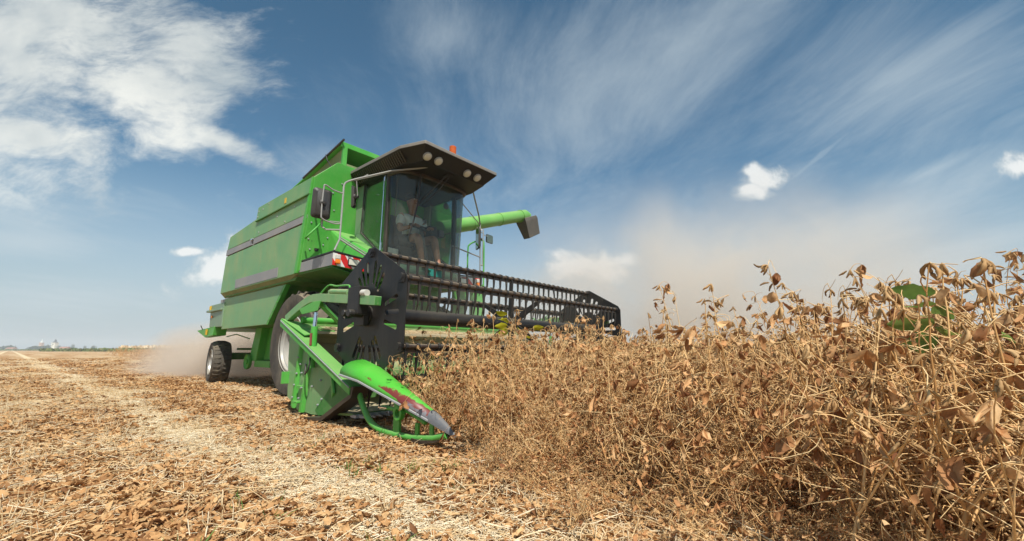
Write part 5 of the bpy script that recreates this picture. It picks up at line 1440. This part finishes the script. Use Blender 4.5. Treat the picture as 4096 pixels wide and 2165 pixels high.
P = np.vstack(SP); scatter('straw_litter', P, rots(len(P)), np.hstack(SS_), np.hstack(SI), sm, 'chopped pale straw strewn over the harvested ground', 'straw')
P = np.vstack(LP_); scatter('leaf_litter', P, rots(len(P)), np.hstack(LS), np.hstack(LI), lm, 'curled brown fallen leaves covering the harvested ground', 'leaves')
# stubble: short cut stalks still standing in rows
def stub(seed, n, H0, H1):
    rng = np.random.default_rng(seed); nb = NB()
    for _ in range(n):
        c = np.array([rng.normal()*0.05, rng.normal()*0.05, -0.01]); h = rng.uniform(H0, H1)
        q = c + np.array([rng.normal()*0.25*h, rng.normal()*0.25*h, h]); ntube(nb, bez(c, q, rng.normal(size=3)*0.01, 4, rng), rng.uniform(0.0012, 0.0026), rng.uniform(0.3, 0.95), 4)
        if rng.random() < .4:
            ntube(nb, bez(c+(q-c)*.5, c+(q-c)*.5+np.array([rng.normal()*.04, rng.normal()*.04, .04]), rng.normal(size=3)*0.006, 4, rng), 0.001, rng.uniform(.5, 1), 3)
    return nb.mesh('stubble', M_straw)
stm = [stub(60+k, 5, 0.04, 0.14) for k in range(6)]
n = 5200
x, y, X, Y = litter_points(n, 0.9, 14.0); Yr = np.round(Y/0.5)*0.5 + R.normal(0, 0.05, n)
ok = ~in_crop(X, Yr) & ~((X > -5.2) & (X < 4.5) & (Yr > -0.75))
x = MO.x + HX.x*X + HY.x*Yr; y = MO.y + HX.y*X + HY.y*Yr
ok &= np.hypot(x, y) > 0.8
P = np.stack([x, y, np.array([hgt(a, c) for a, c in zip(x, y)])], 1)[ok]
scatter('stubble', P, rots(len(P)), R.uniform(0.6, 1.1, len(P)), R.integers(0, 6, len(P)), stm, 'short cut stalks left standing in the stubble', 'stubble')
# thin green weeds in the straw
def weed(seed):
    rng = np.random.default_rng(seed); nb = NB()
    for _ in range(9):
        a = rng.uniform(0, 6.28); L = rng.uniform(.04, .11)
        nleaf(nb, (rng.normal()*.02, rng.normal()*.02, 0), (math.cos(a)*.6, math.sin(a)*.6, 1.0), L, 0.004, rng.uniform(0.2, 0.8), 0.8, 0.3, 0.1, 5, 2, rng=rng)
    return nb.mesh('weed', M_gleaf)
wm = [weed(k) for k in range(3)]
wc = [(-1.25, 2.1), (-0.85, 2.55), (-1.5, 3.2), (-1.05, 1.55), (-0.62, 1.45), (-0.35, 2.6), (-1.1, 3.6), (-0.5, 1.1)]
P = np.array([(cx_+R.normal()*.10, cy_+R.normal()*.12, 0.0) for cx_, cy_ in wc for _ in range(7)])
scatter('weeds', P, rots(len(P)), R.uniform(.5, 1.1, len(P)), R.integers(0, 3, len(P)), wm, 'sparse thin green weeds growing through the straw', 'weeds')

# stalks pushed over and lying in a tangle along the cut edge
n = 150
X = R.uniform(3.6, 7.2, n); Y = -0.62 - 0.25*np.clip((X-4.8)/1.4, 0, 1) + R.normal(0, 0.20, n) + 0.1
x = MO.x + HX.x*X + HY.x*Y; y = MO.y + HX.y*X + HY.y*Y
ok = (np.hypot(x, y) > 1.15) & ~((X < 4.55) & (Y < -0.25))
x, y = x[ok], y[ok]; n = len(x)
P = np.stack([x, y, np.array([hgt(a, c)+0.012 for a, c in zip(x, y)])], 1)
def lying():
    a = R.uniform(0, 6.28); tl = R.uniform(1.15, 1.5); return tilt_euler(math.cos(a)*tl, math.sin(a)*tl, R.uniform(0, 6.28))
scatter('fallen_stalks', P, np.array([lying() for _ in range(n)]), R.uniform(0.28, 0.55, n), R.integers(0, 10, n), lows, 'broken bean stalks lying in a tangle along the foot of the crop', 'stalks')
# low bushy growth that closes the foot of the stand
n = 75
X = R.uniform(3.5, 7.2, n); Y = -0.30 - 0.30*np.clip((X-4.8)/1.4, 0, 1) + R.normal(0, 0.12, n)
x = MO.x + HX.x*X + HY.x*Y; y = MO.y + HX.y*X + HY.y*Y; ok = (np.hypot(x, y) > 1.3) & ~((X < 4.45) & (Y < -0.30)); x, y = x[ok], y[ok]; n = len(x)
P = np.stack([x, y, np.array([hgt(a, c) for a, c in zip(x, y)])], 1)
scatter('low_growth', P, np.array([tilt_euler(R.normal(-.05, .35), R.normal(-.15, .35), R.uniform(0, 6.28)) for _ in range(n)]), R.uniform(0.45, 0.75, n), R.integers(0, 10, n), lows, 'short tangled bean growth filling the foot of the stand', 'crop')
# ------------------------------------------------------------------ driver and things in the cab
def skin_mesh(chains, name, m_, parent, sub=1):
    """chains: list of [(point, radius), ...]; a chain may start at an existing point"""
    bm = bmesh.new(); lay = bm.verts.layers.skin.verify(); seen = {}
    first = True
    for ch in chains:
        prev = None
        for p_, r_ in ch:
            key = tuple(round(c, 4) for c in p_)
            if key in seen: v_ = seen[key]
            else:
                v_ = bm.verts.new(p_); v_[lay].radius = (r_[0], r_[1]) if isinstance(r_, tuple) else (r_, r_); seen[key] = v_
                if first: v_[lay].use_root = True; first = False
            if prev is not None and prev != v_ and not bm.edges.get((prev, v_)): bm.edges.new((prev, v_))
            prev = v_
    me = bpy.data.meshes.new(name); bm.to_mesh(me); bm.free(); me.materials.append(m_)
    o = link(bpy.data.objects.new(name, me), parent)
    a = o.modifiers.new('skin', 'SKIN'); a.use_smooth_shade = True
    o.modifiers.new('smooth', 'SUBSURF').levels = sub; o.modifiers['smooth'].render_levels = sub
    return o
pp = m2w(0.93, 1.40, 2.33)
per = empty('person', pp, MROT, 0.3)
per.scale = (1.06, 1.06, 1.06)
tag(per, 'driver in a white t-shirt and dark shorts seated at the wheel inside the glass cab', 'person')
# local frame: origin on the seat, +X forward, +Y to the driver's left
pel = (0.0, 0, 0.08)
hipR, hipL = (0.03, -0.10, 0.08), (0.03, 0.10, 0.08)
kneeR, kneeL = (0.42, -0.17, 0.11), (0.42, 0.13, 0.13)
ankR, ankL = (0.50, -0.13, -0.31), (0.56, 0.12, -0.31)
def hand(w_, d_, side):
    """five fingers closing round the wheel rim from wrist w_ heading d_"""
    w_ = Vector(w_); d_ = Vector(d_).normalized(); s_ = Vector((0, side, 0.15)).normalized(); n_ = d_.cross(s_).normalized()
    if n_.z > 0: n_ = -n_
    palm = w_ + d_*0.05
    ch = [[(tuple(w_), 0.024), (tuple(palm), (0.030, 0.018))]]
    for k, (off, ln) in enumerate([(-0.030, 0.055), (-0.010, 0.068), (0.010, 0.072), (0.029, 0.064)]):
        a = palm + s_*off + d_*0.03
        ch.append([(tuple(palm), (0.030, 0.018)), (tuple(a), 0.010), (tuple(a + d_*ln*0.4 + n_*ln*0.15), 0.009), (tuple(a + d_*ln*0.5 + n_*ln*0.5), 0.008), (tuple(a + d_*ln*0.25 + n_*ln*0.75), 0.007)])
    t0 = palm - s_*0.035
    ch.append([(tuple(palm), (0.030, 0.018)), (tuple(t0), 0.011), (tuple(t0 + n_*0.03 + d_*0.01), 0.010), (tuple(t0 + n_*0.05 + d_*0.03), 0.008)])
    return ch
wrR, wrL = (0.24, -0.14, 0.30), (0.25, 0.15, 0.30)
body_ch = [[(pel, (0.15, 0.11)), ((0.0, 0, 0.22), (0.135, 0.10)), ((0.01, 0, 0.38), (0.15, 0.105)), ((0.0, 0, 0.50), (0.13, 0.09)), ((0.0, 0, 0.57), 0.055), ((0.015, 0, 0.64), 0.056), ((0.03, 0, 0.70), (0.076, 0.088)), ((0.03, 0, 0.77), (0.080, 0.098)), ((0.025, 0, 0.83), (0.070, 0.085)), ((0.02, 0, 0.87), (0.04, 0.05))],
           [((0.0, 0, 0.50), (0.13, 0.09)), ((0.0, -0.18, 0.49), 0.060), ((0.06, -0.25, 0.25), 0.044), (wrR, 0.027)],
           [((0.0, 0, 0.50), (0.13, 0.09)), ((0.0, 0.18, 0.49), 0.060), ((0.06, 0.26, 0.26), 0.044), (wrL, 0.027)],
           [(pel, (0.15, 0.11)), (hipR, 0.095), (kneeR, 0.062), ((0.46, -0.15, -0.10), 0.054), (ankR, 0.036), ((0.62, -0.13, -0.345), (0.042, 0.028))],
           [(pel, (0.15, 0.11)), (hipL, 0.095), (kneeL, 0.062), ((0.49, 0.125, -0.10), 0.054), (ankL, 0.036), ((0.68, 0.12, -0.345), (0.042, 0.028))]]
body_ch += hand(wrR, (1.0, 0.25, 0.15), -1) + hand(wrL, (1.0, -0.25, 0.15), 1)
# face: nose and ears grow out of the head
hd = ((0.03, 0, 0.77), (0.080, 0.098))
body_ch += [[hd, ((0.115, 0, 0.765), 0.016), ((0.132, 0, 0.750), 0.012)], [hd, ((0.02, -0.088, 0.765), 0.018)], [hd, ((0.02, 0.088, 0.765), 0.018)]]
skin_mesh(body_ch, 'body', M_skin, per, 2)
skin_mesh([[((0.0, 0, 0.12), (0.17, 0.13)), ((0.0, 0, 0.24), (0.158, 0.12)), ((0.01, 0, 0.38), (0.172, 0.125)), ((0.0, 0, 0.50), (0.15, 0.105)), ((0.0, 0, 0.545), (0.085, 0.075))],
           [((0.0, 0, 0.50), (0.15, 0.105)), ((0.0, -0.18, 0.49), 0.080), ((0.04, -0.235, 0.33), 0.072)],
           [((0.0, 0, 0.50), (0.15, 0.105)), ((0.0, 0.18, 0.49), 0.080), ((0.04, 0.24, 0.34), 0.072)]], 'shirt', M_shirt, per, 2)
skin_mesh([[((-0.02, 0, 0.10), (0.17, 0.13)), (hipR, 0.112), ((0.30, -0.15, 0.105), 0.088)], [((-0.02, 0, 0.10), (0.17, 0.13)), (hipL, 0.112), ((0.30, 0.13, 0.12), 0.088)]], 'shorts', M_shorts, per, 2)
b = MB().loft([[(0.01 + (0.108*k_)*math.cos(t*math.pi/8), (0.100*k_)*math.sin(t*math.pi/8), z_) for t in range(16)] for z_, k_ in ((0.775, 0.90), (0.81, 1.03), (0.86, 0.98), (0.895, 0.72), (0.912, 0.3))])
b.build('hair', M_hair, per, smooth=True)
for s_ in (-1, 1):
    MB().rev([(0.0001, -0.012), (0.009, -0.008), (0.012, 0), (0.009, 0.008), (0.0001, 0.012)], (0.104, s_*0.032, 0.787), 'X', 10).build('eye', M_white, per, smooth=True)
MB().tube([(0.108, -0.025, 0.722), (0.116, 0, 0.720), (0.108, 0.025, 0.722)], 0.006, 6).build('mouth', M_redpaint, per)
for s_, x_ in ((-0.13, 0.62), (0.12, 0.68)):
    MB().loft([[(x_-0.14, s_-0.035, -0.385), (x_-0.14, s_+0.035, -0.385), (x_-0.14, s_+0.035, -0.30), (x_-0.14, s_-0.035, -0.30)], [(x_, s_-0.05, -0.385), (x_, s_+0.05, -0.385), (x_, s_+0.045, -0.315), (x_, s_-0.045, -0.315)], [(x_+0.13, s_-0.035, -0.385), (x_+0.13, s_+0.035, -0.385), (x_+0.13, s_+0.03, -0.35), (x_+0.13, s_-0.03, -0.35)]]).build('shoe', M_plastic, per, bevel=0.01)
def bottle(x, y, rz, lab):
    e = empty('bottle', m2w(x, y, 1.88), MROT + rz, 0.1); e.rotation_euler = (0, math.radians(90), MROT + rz)
    tag(e, lab, 'bottle')
    MB().rev([(0.0001, -0.11), (0.036, -0.11), (0.040, -0.09), (0.040, 0.05), (0.034, 0.09), (0.015, 0.12), (0.015, 0.135)], (0, 0, 0), 'Z', 20).build('bottle_body', M_bottle, e, smooth=True)
    MB().rev([(0.0412, -0.04), (0.0412, 0.045), (0.0405, 0.045), (0.0405, -0.04)], (0, 0, 0), 'Z', 20, closed=True).build('label', simple('pale blue paper', (0.45, 0.66, 0.80), 0.6), e, smooth=True)
    MB().rev([(0.017, 0.125), (0.017, 0.145), (0.0001, 0.145)], (0, 0, 0), 'Z', 14).build('cap', M_teal, e, smooth=True)
bottle(1.40, 1.02, math.radians(100), 'plastic bottle with pale blue label lying on the cab floor by the windscreen')
bottle(1.43, 1.30, math.radians(20), 'clear bottle lying end-on below the green pedal bracket in the cab')

# ------------------------------------------------------------------ far edge of the field
def tree(x, y, h, wd, lab, grp=None, seed=0, bare=False):
    rng = np.random.default_rng(seed)
    e = empty('tree', (x, y, 0)); tag(e, lab, 'tree', grp)
    MB().tube([(0, 0, -0.2), (0.05*h*0.3, 0, h*0.35), (0.0, 0.02*h, h*0.75)], [0.035*h, 0.025*h, 0.008*h], 7).build('trunk', M_bark, e)
    nb = NB()
    for _ in range(260):
        ph = rng.uniform(0, 6.28); ct = rng.uniform(-1, 1); rr_ = rng.random()**0.4*(1+0.25*math.sin(3*ph+seed))
        c = np.array([math.cos(ph)*math.sqrt(1-ct*ct)*wd*0.5*rr_, math.sin(ph)*math.sqrt(1-ct*ct)*wd*0.5*rr_, h*0.60 + ct*h*0.40*rr_])
        nleaf(nb, c, rng.normal(size=3), wd*0.13, wd*0.10, rng.uniform(0, 1), 0.5, 0.4, 0.3, 3, 2, rng=rng)
    link(bpy.data.objects.new('crown', nb.mesh('crown', M_tree, False)), e)
    return e
FARD = 600.0
def far(px_x, dist=FARD):      # a place on the horizon, by bearing
    return (px_x-1288)/1078.0*dist, dist
for i, (dx_, h, wd, lab) in enumerate([(18, 7.5, 16, 'broad dark tree at the far left end of the horizon'), (36, 6, 12, 'lower dark tree beside the broad one at the far left'), (118, 8.5, 11, 'dark tree just right of the white church tower'),
                                  (103, 7, 13, 'dark tree just left of the white church tower'), (88, 5, 13, 'low tree between the two far towers'), (148, 5, 10, 'low rounded tree right of the church grove'), (176, 8, 5.5, 'upright dark tree by the small far house'),
                                  (213, 10, 4.5, 'tallest of the three slim trees left of the corn strip'), (219, 8, 4, 'middle one of the three slim trees left of the corn strip'), (227, 8, 6, 'right one of the three slim trees left of the corn strip'), (62, 5, 14, 'flat dark tree between the left trees and the towers'), (132, 5.5, 11, 'rounded tree behind the church grove')]):
    x, y = far(dx_); tree(x, y + R.uniform(-20, 20), h*0.85, wd, lab, 'far trees on the horizon', 40+i)
def tower(px_x, h, wd, lab, m1, m2, cat):
    x, y = far(px_x, 640)
    e = empty('church_tower' if cat == 'tower' else 'mast', (x, y, 0)); tag(e, lab, cat)
    MB().box(-wd/2, wd/2, -wd/2, wd/2, 0, h*0.66).box(-wd*0.56, wd*0.56, -wd*0.56, wd*0.56, h*0.64, h*0.67).build('shaft', m1, e)
    MB().box(-wd*0.15, wd*0.15, -wd*0.52, -wd*0.49, h*0.48, h*0.58).build('belfry_opening', M_slate, e)
    MB().loft([[(wd*0.5*k_*math.cos(t*math.pi/4), wd*0.5*k_*math.sin(t*math.pi/4), z_) for t in range(8)] for z_, k_ in ((h*0.67, 1.1), (h*0.74, 0.9), (h*0.79, 0.45), (h*0.85, 0.5), (h, 0.04))]).build('spire', m2, e)
    return e
tower(135, 17, 5.5, 'white church tower with dark pointed cap on the far horizon', simple('white limewash', (0.8, 0.78, 0.66), 0.9), M_slate, 'tower')
tower(101, 17, 3.6, 'slender pinkish church tower left of the white one on the horizon', simple('pinkish plaster', (0.62, 0.45, 0.36), 0.9), simple('pale spire', (0.6, 0.64, 0.62), 0.6), 'tower')
def house(px_x, wd, h, lab):
    x, y = far(px_x, 560); e = empty('house', (x, y, 0)); tag(e, lab, 'house')
    MB().box(-wd/2, wd/2, -3, 3, 0, h*0.6).build('wall', M_wall, e)
    MB().px([(-3.4, h*0.6), (3.4, h*0.6), (0, h)], -wd/2-0.3, wd/2+0.3).build('roof', M_tile, e)
    for s_ in (-0.25, 0.25): MB().box(wd*s_-0.5, wd*s_+0.5, -3.03, -3.0, h*0.2, h*0.45).build('window', M_slate, e)
house(162, 10, 4.8, 'small tile roofed house near the upright tree on the horizon')
house(28, 9, 4.0, 'small pale house under the broad tree at the far left')
# lattice mast leaning on the skyline
x, y = far(439, 520)
e = empty('mast', (x, y, 0), 0, 1); tag(e, 'thin lattice mast leaning above the distant corn strip', 'mast')
b = MB()
for s_ in (-0.5, 0.5):
    b.tube([(s_*1.5, 0, 0), (s_*0.4+1.3, 0, 13)], 0.10, 4)
for k in range(9): b.tube([(-0.75+1.3*k/9+0.02*k, 0, 13*k/9), (0.75+1.3*(k+1)/9-0.05*k, 0, 13*(k+1)/9)], 0.06, 4)
b.build('lattice', M_slate, e); MB().box(0.6, 2.0, -0.3, 0.3, 12.6, 14.0).build('mast_head', M_slate, e)
x, y = far(586, 150); e = empty('marker_post', (x, y, 0)); tag(e, 'pale marker post at the end of the green strip', 'post')
MB().tube([(0, 0, 0), (0.02, 0, 2.3)], 0.09, 6).build('post', M_wall, e); MB().box(-0.16, 0.16, -0.12, 0.12, 2.25, 2.55).build('post_cap', M_wall, e)
# rough green strip and standing corn beyond the stubble
def strip(name, pxa, pxb, da, db, h0, h1, m_, lab, n, cat, seed, lw):
    rng = np.random.default_rng(seed); nb = NB()
    for _ in range(n):
        t = rng.random(); d_ = da+(db-da)*t + rng.uniform(0, 14); x_ = (pxa+(pxb-pxa)*t-1288)/1078.0*d_
        h_ = rng.uniform(h0, h1)
        nleaf(nb, (x_, d_, rng.uniform(-0.1, h_*0.35)), (rng.normal()*0.35, rng.normal()*0.35, 1.0), h_*0.75, lw*h_, rng.uniform(0, 1), rng.uniform(0, 1), 0.3, 0.2, 3, 2, rng=rng)
    o = link(bpy.data.objects.new(name, nb.mesh(name, m_, False))); tag(o, lab, cat, kind='stuff')
strip('green_strip', 100, 640, 190, 120, 0.5, 1.7, M_hedge, 'rough green strip of weeds along the far end of the stubble', 5200, 'hedge', 5, 0.55)
strip('corn_strip', 300, 660, 230, 165, 2.2, 3.4, M_straw, 'pale standing corn behind the green strip on the horizon', 3200, 'corn', 6, 0.45)
strip('weed_strip', -80, 420, 420, 300, 0.6, 1.7, M_hedge, 'far thin green line of growth at the left of the horizon', 2600, 'hedge', 7, 0.9)

# ------------------------------------------------------------------ dust
def dust(name, c, rad, dens, colr, lab, rz=0.0, p_=1.4, nscale=0.5, lo=0.38, hi=0.72, zcut=True, group=None):
    m_ = bpy.data.materials.new(name + ' volume'); m_.use_nodes = True
    t = NT(m_.node_tree); m_.node_tree.nodes.remove(m_.node_tree.nodes['Principled BSDF'])
    pv = t.n('ShaderNodeVolumePrincipled'); pv.inputs['Color'].default_value = tuple(colr) + (1,)
    pv.inputs['Anisotropy'].default_value = 0.1
    oc = objc(t)
    r = t.vm('LENGTH', oc, out=1)
    f = t.m('POWER', t.m('MAXIMUM', t.m('SUBTRACT', 1.0, r), 0.0), p_)
    wp_ = t.n('ShaderNodeNewGeometry').outputs['Position']
    n1 = t.smooth(t.noise(wp_, nscale, 4, 0.55, 0.6), lo, hi, 0.12, 1.0)
    t.put(pv.inputs['Density'], t.m('MULTIPLY', t.m('MULTIPLY', f, n1), dens))
    t.t.links.new(pv.outputs[0], m_.node_tree.nodes['Material Output'].inputs['Volume'])
    bm = bmesh.new(); bmesh.ops.create_icosphere(bm, subdivisions=3, radius=1.0)
    me = bpy.data.meshes.new(name); bm.to_mesh(me); bm.free(); me.materials.append(m_)
    o = link(bpy.data.objects.new(name, me)); o.location = c; o.scale = rad; o.rotation_euler = (0, 0, rz)
    tag(o, lab, 'dust', group, 'stuff'); return o
DC = (0.94, 0.88, 0.80)
dust('dust_cloud', (7.6, 15.0, 1.6), (10.5, 6.5, 5.8), 1.15, DC, 'tan cloud of dust drifting from the header over the crop at the right', 0.0, 1.6, 0.38, 0.36, 0.66)
wv = m2w(1.7, 3.0, 1.0); dust('dust_veil', wv, (1.9, 2.9, 1.3), 0.9, DC, 'veil of dust hanging behind the reel', MROT)
wv = m2w(-2.6, 1.7, 0.45); dust('dust_veil', wv, (2.4, 1.5, 0.8), 1.2, (0.66, 0.42, 0.28), 'brown dust swirling between the wheels under the harvester', MROT)
wv = m2w(-8.6, 1.5, 0.15); dust('chaff_cloud', wv, (4.4, 2.2, 1.5), 4.8, (0.95, 0.85, 0.74), 'dense plume of dust and chaff blown out behind the rear wheel', MROT, 1.2, 0.9)
wv = m2w(-6.2, 1.6, 0.65); dust('chaff_cloud', wv, (2.2, 1.4, 0.95), 5.5, (0.94, 0.82, 0.70), 'thick chaff pouring from below the straw spreader', MROT, 1.2, 1.2)
# flying chaff
fm = [straw_clump(990+k, 5, 0.06, 0.012, 0.04, 0.85) for k in range(4)]
n = 1500; t_ = R.random(n)**0.8
X = -4.9 - 6.8*t_ + R.normal(0, .25, n); Y = 1.2 + R.normal(0, 0.25+0.9*t_, n); Z = np.maximum(0.03, 1.12 - 1.05*t_**1.3 + R.normal(0, 0.10+0.15*t_, n))
P = np.stack([MO.x + HX.x*X + HY.x*Y, MO.y + HX.y*X + HY.y*Y, Z], 1)
scatter('flying_chaff', P, R.uniform(0, 6.28, (n, 3)), R.uniform(.6, 1.2, n), R.integers(0, 4, n), fm, 'bits of straw flying in the plume behind the harvester', 'chaff')
n = 260
X = R.uniform(2.6, 4.2, n); Y = R.uniform(0.2, 5.5, n); Z = R.uniform(0.8, 1.9, n)
P = np.stack([MO.x + HX.x*X + HY.x*Y, MO.y + HX.y*X + HY.y*Y, Z], 1)
scatter('flying_chaff', P, R.uniform(0, 6.28, (n, 3)), R.uniform(.12, .3, n), R.integers(0, 4, n), fm, 'specks of chaff thrown up over the reel', 'chaff')
# straw lying on the header deck
n = 70
X = R.uniform(1.62, 1.95, n); Y = R.uniform(-0.45, 3.4, n); Z = 0.955 - (X-1.6)*0.10
P = np.stack([MO.x + HX.x*X + HY.x*Y, MO.y + HX.y*X + HY.y*Y, Z], 1)
scatter('deck_straw', P, rots(n), R.uniform(.5, .8, n), R.integers(0, 10, n), sm, 'straw and chaff lying on the header deck behind the reel', 'straw')

# ------------------------------------------------------------------ air
m_ = bpy.data.materials.new('haze air'); m_.use_nodes = True
t = NT(m_.node_tree); m_.node_tree.nodes.remove(m_.node_tree.nodes['Principled BSDF'])
pv = t.n('ShaderNodeVolumePrincipled'); pv.inputs['Color'].default_value = (0.80, 0.90, 1.0, 1); pv.inputs['Density'].default_value = 0.0006
t.t.links.new(pv.outputs[0], m_.node_tree.nodes['Material Output'].inputs['Volume'])
tag(MB().box(-1100, 1100, -300, 1100, -1.5, 22).build('haze', m_), 'pale air that fades the far horizon', 'haze', kind='stuff')
